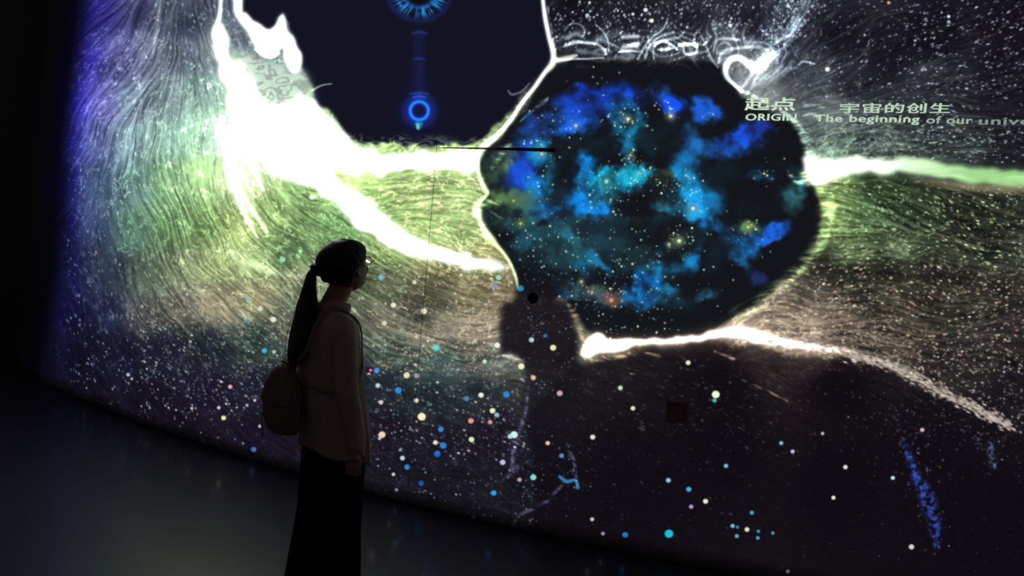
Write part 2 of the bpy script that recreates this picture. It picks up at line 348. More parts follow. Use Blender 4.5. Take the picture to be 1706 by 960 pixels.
# --- blue rings inside the dark disc ---
def ring(cx, cy, r, w, col, k=1.0, ysc=1.0):
    global img
    d = np.sqrt((XX-OX-cx)**2 + ((YY-OY-cy)/ysc)**2)
    img += (np.exp(-((d-r)/w)**2)*k)[..., None]*np.asarray(col, np.float32)/255
ring(698, 184, 15, 2.6, (15, 105, 190)); ring(698, 184, 17, 7, (8, 30, 115), .8)
ring(698, 184, 27, 4, (6, 18, 70), .5); ring(698, 184, 0.1, 40, (4, 8, 34), .6)
for yy, hw, k in ((154, 16, .35), (97, 10, .25), (53, 12, .3), (160, 10, .5)):
    lay = np.zeros((PH, PW), np.float32); ribbon(lay, [(698-hw, yy+2, 1.6), (698, yy, 2.2), (698+hw, yy+2, 1.6)], k)
    img += lay[..., None]*np.array([.12, .35, .75], np.float32)
sel = np.exp(-((XX-OX-698)/11)**2)*np.clip((YY-OY-44)/10, 0, 1)*np.clip((168-(YY-OY))/10, 0, 1)
img += (sel*.12)[..., None]*np.array([.2, .3, 1], np.float32)
over(poly([(691, 204), (705, 204), (703, 210), (701, 215), (695, 215), (693, 210)], 1), (30, 150, 175), .9)
over(poly([(694, 206), (698, 206), (698, 215), (695, 215)], .8), (140, 225, 205), .8)
cx, cy = 698, -12
d = np.sqrt((XX-OX-cx)**2 + ((YY-OY-cy)*1.12)**2); an = np.arctan2(YY-OY-cy, XX-OX-cx)
spoke = np.clip(.35+.65*np.sin(an*29+2.2*np.sin(an*11+1))+.3*noise(2.5), 0, 1)
img += (np.exp(-((d-36)/9)**2)*spoke*.9)[..., None]*np.array([.08, .55, .85], np.float32)
img += (np.exp(-((d-27)/4)**2)*.6)[..., None]*np.array([.06, .32, .62], np.float32)
img += (np.exp(-((d-52)/5)**2)*.22)[..., None]*np.array([.1, .2, .75], np.float32)
img *= 1-(np.exp(-(d/20)**4)*.5)[..., None]

# --- nebula globe ---
rng = np.random.default_rng(11)
NEB = [(920, 100), (1000, 98), (1090, 104), (1190, 104), (1225, 145), (1250, 168), (1310, 195), (1338, 235), (1346, 275), (1330, 292), (1358, 310), (1368, 350), (1360, 395), (1335, 440), (1300, 475), (1250, 512), (1190, 545), (1110, 566), (1040, 570), (985, 560),
       (962, 530), (940, 500), (900, 490), (866, 478), (858, 450), (840, 418), (818, 392), (802, 360), (803, 335), (812, 320), (800, 290), (798, 262), (830, 232), (865, 190), (900, 140)]
mneb = poly(NEB, 2.5, 2, 8)
over(mneb, (17, 19, 24))
q = np.zeros((PH, PW, 3), np.float32)
BL = '''1000,165,46,20,0,8,50,225,1;975,158,30,16,0,8,40,190,.8;960,178,36,16,0,10,50,190,.8;1035,185,22,18,20,10,95,225,.9;955,205,34,14,0,8,80,230,.9;915,195,30,16,0,18,50,160,.8;880,236,22,30,20,20,65,180,.9;868,282,18,28,0,14,48,185,.95;
900,250,16,18,0,15,120,190,.8;890,318,16,18,0,5,100,205,.95;905,352,20,16,0,2,95,215,1;918,300,10,24,0,15,100,160,.6;1045,203,18,18,0,5,135,215,.95;1048,252,10,28,0,8,100,170,.8;975,285,13,24,10,2,105,215,1;1012,306,34,14,0,5,150,215,1;1062,290,24,11,-15,8,150,205,.9;
980,338,24,18,20,2,105,215,1;1000,330,18,10,0,30,120,140,.5;1102,150,14,14,0,24,58,160,.8;1122,174,15,14,20,8,55,225,1;1180,180,18,12,0,18,65,190,.9;1228,232,36,15,-18,14,58,215,1;1264,216,24,7,-18,22,30,140,.8;1205,245,26,10,0,14,75,200,.8;
1152,222,12,16,0,15,70,150,.7;1168,240,22,14,30,15,75,165,.8;1150,268,22,24,0,12,85,165,.8;1140,295,16,22,0,8,120,200,.9;1160,326,26,24,0,4,120,205,1;1185,335,18,14,0,10,80,150,.7;1142,352,20,10,10,8,130,210,.9;1112,346,20,5,10,10,110,170,.8;1175,372,20,10,20,8,100,205,.9;
1280,284,24,11,-8,10,92,185,.9;1260,292,8,6,0,20,130,190,.7;1318,318,16,26,10,28,88,105,.8;1232,402,20,18,0,10,98,205,.95;1285,390,20,11,-22,18,75,215,1;1228,430,14,9,20,16,95,180,.9;1255,412,18,10,-20,10,80,175,.7;1130,415,22,12,0,35,115,140,.7;1150,428,11,20,0,12,105,195,.9;
1108,450,34,11,0,14,95,160,.85;1080,476,15,18,0,2,95,215,1;1066,496,24,10,0,8,98,210,.95;1110,490,16,8,20,20,95,165,.8;974,434,18,13,30,8,108,185,.9;998,448,16,8,30,14,90,150,.8;948,388,24,9,40,20,95,125,.8;965,482,30,10,15,72,84,66,.75;985,495,30,8,15,30,80,130,.7;
1015,498,20,8,10,120,82,70,.6;945,478,18,14,0,22,75,140,.6;1180,486,16,9,0,20,75,115,.75;1262,455,14,10,0,12,22,72,.8;860,352,40,20,0,34,76,80,.8;838,330,32,12,0,84,112,62,.7;880,402,20,12,0,18,60,90,.7;930,420,50,26,0,15,40,46,.7;
1130,388,16,12,0,96,132,96,.9;1244,378,14,9,0,84,118,66,.8;1108,300,16,14,0,58,76,44,.7;840,265,14,20,30,100,135,108,.8;822,285,18,22,0,54,82,60,.7;1000,370,80,10,0,20,36,40,.5;1040,400,60,14,0,14,34,38,.5;1085,500,60,14,0,14,40,50,.4;880,330,30,12,0,40,72,72,.5;1060,430,34,20,0,18,60,72,.4;1110,325,16,24,0,44,64,40,.5;900,380,40,12,0,20,70,90,.5;1150,395,16,12,0,30,90,110,.6'''
fw1, fw2 = fbm(20), fbm(20)
wx, wy = XX + 5.5*fw1 + 2*noise(3), YY + 5.5*fw2 + 2*noise(3)
fb = np.clip(.9 + .34*fbm(13, 5), .2, 1.12)
for t in BL.replace('\n', '').split(';'):
    x, y, rx, ry, ro, r, g, b, k = [float(v) for v in t.split(',')]
    rx *= 1.25; ry *= 1.25
    R = int(max(rx, ry)*2.4)+20; x0, x1, y0, y1 = int(x+OX)-R, int(x+OX)+R, int(y+OY)-R, int(y+OY)+R
    dx, dy = wx[y0:y1, x0:x1]-OX-x, wy[y0:y1, x0:x1]-OY-y; c, s = np.cos(np.radians(ro)), np.sin(np.radians(ro))
    e = ((dx*c+dy*s)/rx)**2 + ((-dx*s+dy*c)/ry)**2
    a = (np.clip(1/(1+e**2.2), 0, 1)*k)
    a = np.clip((a-.12)/.7, 0, 1)[..., None]*np.clip(fb[y0:y1, x0:x1, None], 0, 1)
    q[y0:y1, x0:x1] = q[y0:y1, x0:x1]*(1-a) + a*np.array([r*(.6 if b > g+50 else .95), g*1.02, b*.88], np.float32)/255*fb[y0:y1, x0:x1, None]
for x, y, rx, ry in ((1098, 236, 40, 34), (1096, 312, 22, 28), (938, 292, 24, 22), (945, 242, 36, 12), (1212, 285, 42, 28), (1186, 435, 24, 40), (1010, 375, 55, 14), (1110, 372, 34, 9), (1255, 335, 55, 26), (1000, 250, 28, 14), (1045, 330, 20, 12), (1290, 240, 26, 24), (900, 372, 14, 7)):
    e = ((wx-OX-x)/rx)**2 + ((wy-OY-y)/ry)**2
    q *= 1 - .8/(1+(e*1.25)**3)[..., None]
hz = np.clip(.5+.55*fbm(16, 5), 0, 1.3)*np.exp(-(((XX-OX-1040)/210)**2+((YY-OY-350)/150)**2)**2)
img += (mneb*hz)[..., None]*np.array([.015, .065, .085], np.float32)
img += q*mneb[..., None]*1.0
for t, n in (((905, 195, 24), 12), ((1045, 195, 24), 34), ((955, 208, 26), 14), ((905, 248, 24), 26), ((1010, 308, 34), 46), ((895, 310, 18), 12), ((1050, 260, 16), 16), ((1065, 290, 20), 26), ((1112, 182, 12), 14), ((1182, 192, 10), 6), ((1140, 300, 20), 22), ((1150, 340, 26), 22), ((1010, 335, 30), 16), ((1130, 390, 26), 22), ((1248, 382, 20), 12), ((1085, 455, 60), 40), ((980, 480, 50), 40), ((960, 420, 70), 50), ((1080, 540, 120), 60), ((1020, 530, 70), 40), ((1270, 284, 16), 8), ((880, 400, 60), 40), ((1200, 400, 100), 24), ((1110, 315, 16), 14), ((1000, 90, 90), 20)):
    for _ in range(int(n*1.6)):
        x, y = t[0]+rng.normal()*t[2]*.7, t[1]+rng.normal()*t[2]*.6
        if mneb[int(y+OY), int(x+OX)] < .6: continue
        c = [(210, 235, 200), (150, 215, 220), (225, 225, 150), (130, 190, 190)][rng.integers(4)]; k = rng.uniform(.6, 1.2)
        dot(x, y, .55+1.3*rng.random()**2.2, [v*k for v in c])
for x, y, r, c in ((1154, 347, 3.6, (190, 255, 235)), (1131, 401, 3.6, (225, 250, 200)), (1114, 407, 2.2, (200, 230, 180)), (1246, 378, 3, (200, 220, 130)), (855, 334, 3, (150, 185, 90)), (867, 372, 3, (165, 195, 90)), (1046, 198, 3, (225, 250, 215)), (902, 256, 2.6, (215, 235, 90)), (1050, 258, 2.2, (190, 190, 90)), (959, 209, 2.6, (190, 235, 245)), (1018, 500, 4, (225, 150, 130)), (1117, 193, 3, (230, 245, 190)), (1010, 302, 4, (120, 230, 235)), (986, 486, 2.4, (200, 165, 140)), (968, 469, 2.2, (215, 215, 170))):
    dot(x, y, r*2.4, [v*.55 for v in c], hard=False); dot(x, y, r*.85, c)

# --- membranes and strands ---
BRK = np.clip(.62+.55*fft_blur(np.roll(L_mid, 3, 1), .8), .05, 1.35)
def strand(pts, col, inten=1.0, soft=1.0, brk=None):
    global img
    l = np.zeros((PH, PW), np.float32); ribbon(l, pts, inten, soft)
    if brk is not False and (soft >= 1.4 or inten <= .75): l = l*BRK
    img += l[..., None]*np.asarray(col, np.float32)/255
W = (235, 245, 225)
strand([(898, -60, 5), (904, 0, 5), (908, 30, 6), (914, 60, 6), (921, 88, 7), (920, 105, 9), (906, 122, 6), (890, 145, 5), (870, 170, 5), (850, 200, 5), (828, 225, 6), (805, 244, 9)], W, .95)
strand([(912, 10, 1), (918, 45, 1.5), (924, 85, 2)], (120, 135, 150), .8, 1.5)
strand([(930, 100, 7), (945, 96, 6), (960, 92, 3)], (220, 225, 200), .8)
strand([(846, 150, 1), (852, 157, 2), (868, 152, 1.5), (882, 138, 1)], (110, 120, 130), .8)
strand([(866, 202, 1), (885, 185, 2), (905, 170, 3), (912, 163, 2)], (90, 110, 115), .7, 1.6)
strand([(820, 280, 3), (836, 255, 5), (850, 240, 4)], (110, 150, 125), .6, 1.8)
strand([(800, 252, 9), (794, 272, 6), (799, 295, 3), (806, 312, 5), (812, 322, 3), (797, 338, 5), (794, 348, 9), (799, 368, 4), (808, 386, 7), (818, 398, 8), (830, 412, 4), (846, 432, 3), (858, 458, 3), (863, 482, 2)], (200, 235, 160), .8, 1.25)
strand([(800, 345, 3), (815, 335, 5), (832, 338, 3)], (150, 185, 110), .6, 1.6)
strand([(836, 365, 2), (818, 352, 2)], (110, 150, 100), .6, 1.6)
ms = [(1240, 152, 3), (1280, 172, 2), (1312, 192, 4), (1332, 215, 7), (1346, 245, 9), (1350, 270, 10), (1340, 290, 7)]
strand(ms, (150, 190, 160), .7, 1.6)
strand([(1312, 286, 3), (1326, 300, 5), (1345, 303, 8), (1365, 300, 9)], (170, 205, 160), .7, 1.5)
strand([(1366, 305, 12), (1374, 340, 13), (1372, 380, 12), (1354, 418, 10), (1332, 442, 9), (1308, 466, 10), (1270, 498, 11), (1230, 525, 13)], (92, 108, 70), .62, 1.9)
strand([(1380, 300, 9), (1384, 340, 8), (1380, 385, 7), (1362, 422, 6), (1338, 448, 6), (1310, 474, 5)], (90, 112, 62), .6, 1.5)
m_r = poly([(1340, 262), (1400, 262), (1480, 264), (1560, 272), (1640, 281), (1720, 287), (1900, 300), (1900, 330), (1720, 312), (1640, 306), (1560, 296), (1480, 288), (1430, 290), (1390, 298), (1372, 308), (1345, 298)], 3, 2, 8)
fade = np.clip((XX-OX-1440)/180, 0, 1)
img = img*(1-m_r[..., None]) + m_r[..., None]*(np.array([1.03, 1.06, 1.0], np.float32)*(1-fade[..., None]) + fade[..., None]*np.array([.58, .77, .50], np.float32)*(1+.04*L_long[..., None]))
m_r2 = poly([(1520, 297), (1620, 306), (1720, 313), (1900, 328), (1900, 345), (1720, 322), (1620, 318), (1540, 304)], 4)
over(m_r2, (150, 135, 105), .8)
img += (fft_blur(m_r, 10)*.12)[..., None]*np.array([.7, 1, .75], np.float32)*(1-mneb[..., None])
# grey eddies above the globe
band = poly([(935, 62), (1000, 52), (1080, 60), (1150, 48), (1240, 40), (1320, 60), (1330, 100), (1290, 110), (1240, 95), (1200, 105), (1100, 98), (1000, 98), (940, 100)], 9)
ed = np.clip(np.sin(7*noise(20, 11)+.6*noise(7)), 0, 1)**1.6
img += (band*ed*.34)[..., None]*np.array([.85, .93, 1], np.float32)
for pts, k in (([(1062, 98, 2), (1072, 80, 3), (1086, 62, 3), (1104, 48, 2), (1112, 30, 1)], .6), ([(1074, 96, 2), (1082, 76, 3), (1100, 60, 3), (1122, 54, 2)], .55), ([(1088, 94, 2), (1090, 76, 3), (1106, 66, 4), (1130, 62, 3), (1140, 52, 2)], .5),
               ([(1090, 72, 3), (1105, 68, 3), (1118, 74, 3), (1128, 82, 3)], .85), ([(1132, 74, 5), (1150, 73, 5), (1160, 76, 4)], .95), ([(1138, 78, 3), (1140, 88, 3), (1150, 90, 3), (1160, 86, 3), (1160, 76, 3)], .7), ([(1096, 82, 2), (1108, 82, 4), (1120, 80, 2)], .7),
               ([(942, 76, 3), (962, 70, 4), (990, 72, 3), (1004, 80, 3), (1010, 90, 2)], .6), ([(940, 50, 2), (950, 40, 2), (965, 40, 2), (974, 52, 2), (970, 62, 2)], .4), ([(945, 62, 6), (958, 56, 5), (968, 60, 4)], .4), ([(1036, 62, 4), (1062, 60, 5)], .6), ([(1038, 78, 6), (1062, 74, 7)], .7), ([(992, 40, 1), (1004, 52, 2), (1012, 66, 2), (1014, 84, 2)], .5),
               ([(1188, 84, 2), (1195, 66, 3), (1212, 64, 4), (1232, 66, 3)], .55), ([(1196, 104, 3), (1204, 86, 4), (1226, 80, 4), (1262, 78, 4), (1280, 84, 3)], .5), ([(1168, 60, 2), (1176, 76, 2), (1184, 96, 3), (1196, 112, 2)], .5), ([(920, 100, 2), (960, 98, 2), (1005, 96, 2)], .6), ([(1030, 86, 2), (1050, 84, 3), (1064, 86, 1)], .8)):
    strand(pts, (205, 218, 225), k, .9, False)
strand([(1340, 176, 3), (1356, 174, 7), (1372, 178, 3)], (112, 128, 122), .7, 1.2)
strand([(1338, 192, 2), (1350, 190, 4), (1364, 193, 3)], (105, 120, 114), .7, 1.3)
# hook and comet of light at the upper right
strand([(1236, 152, 3), (1222, 140, 4), (1211, 128, 6), (1208, 114, 7), (1216, 100, 7), (1230, 96, 7), (1244, 104, 8), (1258, 112, 13), (1270, 104, 15), (1284, 90, 13)], (225, 245, 240), .95, 1.1)
strand([(1270, 104, 16), (1292, 82, 13), (1312, 58, 11), (1328, 34, 9), (1340, 10, 8), (1352, -40, 7)], (150, 180, 200), .72, 1.5)
strand([(1235, 140, 12), (1262, 128, 14), (1290, 118, 10), (1320, 112, 6)], (120, 132, 138), .45, 2)
strand([(1330, 108, 1), (1338, 102, 2), (1356, 106, 2)], (150, 160, 165), .8)
for _ in range(420):
    t = rng.random(); x = 1262+t*88+rng.normal()*(11+10*t); y = 108-t*120+rng.normal()*9
    dot(x, y, .6+1.2*rng.random()**2, jit(.5, 1, 195, 222, 235), 1.6, np.radians(-52))
# ledge of light under the globe and the stream that leaves it to the right
LOW = [(962, 606), (985, 604), (1010, 600), (1050, 590), (1100, 578), (1160, 576), (1210, 568), (1260, 578), (1330, 592), (1400, 600), (1450, 608), (1500, 625), (1560, 656), (1610, 682), (1660, 706), (1720, 740), (1900, 820), (1900, 1060), (600, 1060), (870, 900), (880, 700), (930, 640)]
low = poly(LOW, 3.5, 3, 8); keep = img.copy()
over(low, (15, 10, 17), .72)
m_l = poly([(968, 592), (975, 570), (990, 557), (1004, 556), (1020, 566), (1048, 564), (1100, 564), (1150, 560), (1185, 552), (1216, 542), (1240, 546), (1262, 550), (1288, 560), (1340, 570), (1400, 585), (1340, 580), (1285, 576), (1240, 566), (1205, 562), (1160, 568), (1110, 573), (1060, 574), (1040, 584), (1005, 588), (985, 598), (976, 598)], 2.2, 1.5, 6)
over(np.clip(m_l*1.3, 0, 1), (264, 256, 246))
img += (fft_blur(m_l, 10)*.42)[..., None]*np.array([.9, .72, .55], np.float32)
strand([(985, 600, 4), (1010, 598, 4), (1040, 592, 4), (1055, 582, 3), (1065, 576, 3)], (150, 130, 85), .7, 1.4)
strand([(1270, 560, 8), (1330, 573, 8), (1395, 584, 7), (1450, 598, 7), (1500, 616, 8), (1550, 642, 8), (1600, 668, 7), (1640, 688, 4), (1690, 716, 2)], (225, 208, 190), .62, 1.25)
for _ in range(700):
    t = rng.random(); pts = np.array([(1280, 562), (1395, 584), (1500, 616), (1600, 668), (1680, 708)]); j = t*4; i = min(3, int(j))
    p = pts[i]+(pts[i+1]-pts[i])*(j-i); dot(p[0]+rng.normal()*5, p[1]+rng.normal()*5, .6+.9*rng.random(), jit(.5, 1, 235, 220, 205), 3, np.radians(14+14*t))
for pts in ([(1075, 588, 2), (1098, 592, 4)], [(1190, 585, 2), (1222, 598, 3)], [(1120, 585, 1), (1140, 598, 2)], [(1258, 642, 1.5), (1280, 652, 2), (1310, 668, 2)], [(1050, 622, 1), (1056, 624, 2)]):
    strand(pts, (150, 132, 105), .7, 1.2)
for pts, c in (([(1505, 735, 5), (1525, 790, 8), (1540, 820, 12), (1550, 850, 13), (1558, 885, 10), (1560, 910, 4)], (28, 62, 150)), ([(1648, 740, 6), (1655, 776, 6)], (60, 90, 120))):
    l = np.zeros((PH, PW), np.float32); ribbon(l, pts, .8, 1.8); img += (l*np.clip(.6+.5*noise(1.8), 0, 1.3))[..., None]*np.asarray(c, np.float32)/255
for cx_, cy_, sx, sy, n in ((1520, 700, 50, 30, 60), (1535, 800, 14, 40, 40), (1640, 735, 20, 16, 30), (1560, 870, 14, 30, 20)):
    for _ in range(n): dot(cx_+rng.normal()*sx, cy_+rng.normal()*sy, .6+1.1*rng.random()**2, jit(.3, .8, 150, 165, 215))
# dark standing figure held back by the picture, with its faint outlines
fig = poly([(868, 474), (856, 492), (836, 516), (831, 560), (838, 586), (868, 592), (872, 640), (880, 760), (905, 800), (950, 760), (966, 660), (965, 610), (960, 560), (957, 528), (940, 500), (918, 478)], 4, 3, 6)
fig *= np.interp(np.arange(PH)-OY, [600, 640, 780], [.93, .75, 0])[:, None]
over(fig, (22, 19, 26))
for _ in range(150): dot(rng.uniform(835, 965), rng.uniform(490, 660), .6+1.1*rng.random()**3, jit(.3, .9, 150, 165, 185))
strand([(945, 505, 3), (958, 525, 7), (966, 550, 6), (972, 575, 3)], (150, 125, 98), .55, 1.4)
strand([(838, 592, 3), (862, 598, 5), (872, 604, 3)], (130, 130, 110), .6, 1.4)
for pts in ([(880, 640, 2), (876, 680, 3), (868, 710, 4), (858, 735, 6), (854, 762, 4), (852, 785, 4)], [(862, 778, 5), (850, 790, 5), (838, 798, 2)], [(852, 880, 3), (866, 858, 3), (890, 846, 3), (912, 834, 3), (925, 820, 3), (938, 806, 2)]):
    strand(pts, (74, 72, 100), .6, 1.6)
strand([(932, 794, 3), (944, 802, 4), (958, 800, 3), (962, 812, 4)], (45, 125, 175), .9, 1.2)
strand([(946, 742, 5), (956, 770, 3), (960, 800, 2)], (70, 80, 105), .6, 1.5)
for cx_, cy_, n in ((860, 770, 26), (950, 790, 24), (870, 860, 12), (890, 640, 20), (895, 540, 36), (880, 460, 20), (940, 745, 18)):
    for _ in range(n): dot(cx_+rng.normal()*24, cy_+rng.normal()*22, .6+1.0*rng.random()**2, jit(.35, .9, 150, 160, 195))
# larger single specks
BIG = '''726,579,5.5,90,215,200;658,588,0,0,0,0;677,625,5.2,225,225,190;663,650,5.6,40,140,215;629,642,4,185,215,215;627,617,4.6,30,150,230;694,626,4,170,170,170;634,670,3.8,215,205,205;693,667,4,235,215,180;702,694,6.5,250,240,195;636,724,5.6,235,215,180;734,715,4.6,55,135,205;
738,742,5.4,45,130,210;725,737,4,235,230,180;728,756,5.4,25,100,200;678,778,4.6,50,130,205;701,805,4.4,25,80,180;785,732,4.6,215,240,195;784,701,4.6,225,155,135;816,703,3.8,220,150,130;820,684,4.6,235,240,205;827,691,4,150,190,200;843,657,5.2,45,135,220;801,658,4.4,240,240,220;777,664,4.5,60,130,170;
856,724,6,210,245,240;849,727,4,190,220,220;889,795,0,0,0,0;888,795,5,130,220,200;884,801,0,0,0,0;822,821,4.6,45,160,225;837,770,4.6,190,195,230;865,799,3.6,190,165,175;932,655,4.8,200,165,175;912,738,3.6,235,205,180;935,759,4,85,130,210;964,773,0,0,0,0;987,728,4.2,225,230,210;1114,889,7,25,190,220;
1041,891,4.8,40,120,190;1192,657,6.4,235,250,205;1190,667,3.6,60,190,170;1113,800,4,130,215,225;1147,815,4.4,65,165,225;1151,844,3.6,180,150,200;1175,835,4.2,235,235,210;1209,776,3.6,120,190,210;1220,876,3.6,110,190,200;1227,893,3.4,90,170,220;986,865,3.4,200,190,190;1004,889,3.2,185,180,200;788,863,3.4,160,200,190;
1033,646,4,190,220,200;1054,680,3.8,235,230,190;921,579,5,235,235,170;885,566,4.4,170,205,225;828,575,4.6,245,240,225;825,480,0,0,0,0;868,610,5.2,240,240,205;888,629,4.2,225,190,150;807,602,3.6,190,235,215;824,476,4,70,150,200;830,462,4.5,150,220,210;867,480,5,30,140,190;908,559,3.2,50,120,160;1146,604,4,235,235,205;1062,611,0,0,0,0;
1408,778,3.8,220,225,215;1487,796,3.4,190,230,235;1388,829,3.4,235,235,220;1518,911,4.4,215,215,215;1312,952,3,190,170,170;1250,882,0,0,0,0;1244,882,4,230,225,200;1263,885,2.8,60,150,190;1252,854,3.4,70,170,210;1228,878,2.6,70,140,190;1262,896,3,70,170,200;1287,888,2.8,90,150,190;1301,738,3.4,110,200,200;1320,752,3.4,190,190,235;
1536,716,3.6,205,180,190;1370,722,2.8,200,180,180;1378,115,4,235,240,245;1216,42,3.2,235,240,235;1075,16,3.6,230,235,240;1054,23,2.6,240,240,210;1085,34,3.6,235,240,235;978,25,3.2,190,220,220;1580,27,2.8,225,225,235;1480,4,2.6,230,180,150;1580,36,2.8,140,190,200;1440,58,2.2,200,170,170;1313,10,2.8,225,235,235;
519,328,4.2,250,255,240;457,358,3.2,235,250,215;500,418,3.4,190,235,190;470,432,5,160,215,180;413,497,3.6,110,190,190;433,514,4.2,205,225,190;455,532,4.6,235,235,205;412,535,3.6,80,140,150;440,584,4.4,60,175,205;456,586,3.2,190,195,180;383,644,3.6,230,175,170;372,696,4,240,230,180;364,679,3,205,205,205;319,680,2.6,190,190,190;
422,749,4.4,90,140,220;432,710,2.6,190,190,190;411,675,2.6,180,180,190;213,624,3,190,195,205;219,631,2.4,170,175,185;634,461,4,80,200,225;655,508,4.4,235,235,205;706,518,5,235,230,190;690,470,3.4,225,225,200;640,538,4,225,215,195;614,742,3.2,235,190,160;632,730,3,190,190,200;660,816,3,180,190,210;655,790,3,200,210,220;670,763,4,190,215,225;1023,647,0,0,0,0'''
for t in BIG.replace('\n', '').split(';'):
    x, y, r, c_r, c_g, c_b = [float(v) for v in t.split(',')]
    if r > 0: dot(x, y, r*.98, (c_r, c_g, c_b), 1.05)
dot(617, 617, 7, (18, 6, 16)); over(fft_blur(((np.abs(XX-OX-616) < 6) & (np.abs(YY-OY-617) < 6)).astype(np.float32), 1), (22, 6, 18)); dot(617, 617, 4, (150, 30, 90), hard=False); dot(617, 616.5, 2, (245, 160, 205)); dot(614, 622.5, 1.5, (220, 220, 200), 2)

# --- edge of the projected field on the left: it ends softly in blue ---
ye = np.array([-200, 0, 100, 170, 250, 350, 450, 550, 640, 1060]); xe = np.array([155, 138, 128, 118, 110, 104, 94, 80, 62, 20])
ed_x = np.interp(np.arange(PH)-OY, ye, xe)[:, None]
t = np.clip((XX-OX-ed_x+16)/50, 0, 1); t = t*t*(3-2*t)
img *= t[..., None]
bl = np.clip((XX-OX-ed_x+70)/80, 0, 1)**2*np.exp(-np.maximum(XX-OX-ed_x-20, 0)/40)*np.interp(np.arange(PH)-OY, [0, 170, 300, 420, 600, 680], [.75, 1, .8, .4, .22, .08])[:, None]
img += bl[..., None]*np.array([.022, .015, .17], np.float32)
img = np.clip(np.stack([fft_blur(img[..., k], .55) for k in range(3)], -1), 0, 1.15)
# ---------- the curved wall the picture is thrown on ----------
K0, K1, K2 = .05389702, -.39663908, 4.51493571       # plan of the wall, Y over X, measured from its foot
def wall_y(x): return K0*x*x + K1*x + K2
def ray(px, py): return cF + cR*((px-853)/FPX) + cU*((480-py)/FPX)
def on_wall(px, py):                                 # picture unit -> point on the wall
    d = ray(px, py); a, b, c = K0*d.x**2, K1*d.x-d.y, K2
    t = 2*c/(-b+math.sqrt(b*b-4*a*c)); return cC+d*t
WX = np.linspace(-7.0, 4.6, 2000); WYs = wall_y(WX)
WS = np.concatenate([[0], np.cumsum(np.hypot(np.diff(WX), np.diff(WYs)))])
def arc(x): return float(np.interp(x, WX, WS))
HW = 3.9
S0, S1 = arc(-5.6), arc(3.4)
TW, TH_ = int((S1-S0)*400), int(HW*400)
def picture_image():
    s = S0+(np.arange(TW)+.5)/TW*(S1-S0); x = np.interp(s, WS, WX); y = wall_y(x); z = (np.arange(TH_)+.5)/TH_*HW
    out = np.ones((TH_, TW, 4), np.float32)
    dF = (y*cF.y)[None, :] + ((z-CAMH)*cF.z)[:, None]
    dR = (x*cR.x+y*cR.y)[None, :] + ((z-CAMH)*cR.z)[:, None]
    dU = (x*cU.x+y*cU.y)[None, :] + ((z-CAMH)*cU.z)[:, None]
    px = (853+FPX*dR/dF+OX-.5).astype(np.float32); py = (480-FPX*dU/dF+OY-.5).astype(np.float32)
    ok = np.clip((px+20)/20, 0, 1)*np.clip((PW+20-px)/20, 0, 1)*np.clip((py+20)/20, 0, 1)
    px = np.clip(px, 0, PW-2); py = np.clip(py, 0, PH-2); ix = px.astype(np.int32); iy = py.astype(np.int32); fx = (px-ix)[..., None]; fy = (py-iy)[..., None]
    flat = img.reshape(-1, 3).astype(np.float32); k = iy*PW+ix
    v = (flat[k]*(1-fx)+flat[k+1]*fx)*(1-fy) + (flat[k+PW]*(1-fx)+flat[k+PW+1]*fx)*fy
    v *= ok[..., None]*np.clip((z-.0)/.10, 0, 1)[:, None, None]
    hot = np.clip((v.min(-1)-.9)/.15, 0, 1)[..., None]
    lin = np.where(v <= .04045, v/12.92, ((np.maximum(v, 0)+.055)/1.055)**2.4)
    out[..., :3] = lin*(1+2.2*hot)
    im = bpy.data.images.new('projected_picture', TW, TH_, alpha=False, float_buffer=True); im.colorspace_settings.name = 'Non-Color'
    im.pixels.foreach_set(out.ravel()); im.update(); im.pack()
    return im
M_wall = material('projection_wall_paint', (.06, .058, .062), .75, spec=.1)
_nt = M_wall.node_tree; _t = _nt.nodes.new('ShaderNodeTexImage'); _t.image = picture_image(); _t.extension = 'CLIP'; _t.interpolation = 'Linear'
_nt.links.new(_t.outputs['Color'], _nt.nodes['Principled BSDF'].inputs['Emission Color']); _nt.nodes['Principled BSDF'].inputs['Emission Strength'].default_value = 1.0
M_black = material('matt_black', (.004, .004, .005), .7, spec=.2)

def wall_uv(o):
    me = o.data; uv = me.uv_layers.new(name='UVMap')
    for lp in me.loops:
        p = me.vertices[lp.vertex_index].co; uv.data[lp.index].uv = ((arc(p.x)-S0)/(S1-S0), p.z/HW)

dl, dr = on_wall(727, 251), on_wall(925, 249)
DX0, DX1 = dl.x, dr.x; DZ = (dl.z+dr.z)/2                       # hidden door: edges and top
def dtop(x): return DZ + .004 + .020*(x-DX0)/(DX1-DX0)            # the opening is a little higher on the right
xs = sorted(set([round(-7+.08*i, 4) for i in range(145)]) | {DX0, DX1}); xs = [x for x in xs if x <= 4.6]
V, F = [], []
def col(x, z): V.append((x, wall_y(x), z)); return len(V)-1
for a, b in zip(xs, xs[1:]):
    indoor = a >= DX0-1e-6 and b <= DX1+1e-6
    zl = [dtop(a), dtop(b)] if indoor else [0, 0]
    nz = 6
    for k in range(nz):
        f0, f1 = k/nz, (k+1)/nz
        F.append((col(a, zl[0]+(HW-zl[0])*f0), col(b, zl[1]+(HW-zl[1])*f0), col(b, zl[1]+(HW-zl[1])*f1), col(a, zl[0]+(HW-zl[0])*f1)))
wall = mesh_obj('wall_front', V, F, M_wall, None, False); wall_uv(wall)
bm = bmesh.new(); bm.from_mesh(wall.data); bmesh.ops.remove_doubles(bm, verts=bm.verts, dist=1e-5); bmesh.ops.recalc_face_normals(bm, faces=bm.faces)
if sum(f.normal.y for f in bm.faces) > 0: bmesh.ops.reverse_faces(bm, faces=bm.faces)
bm.to_mesh(wall.data); bm.free()
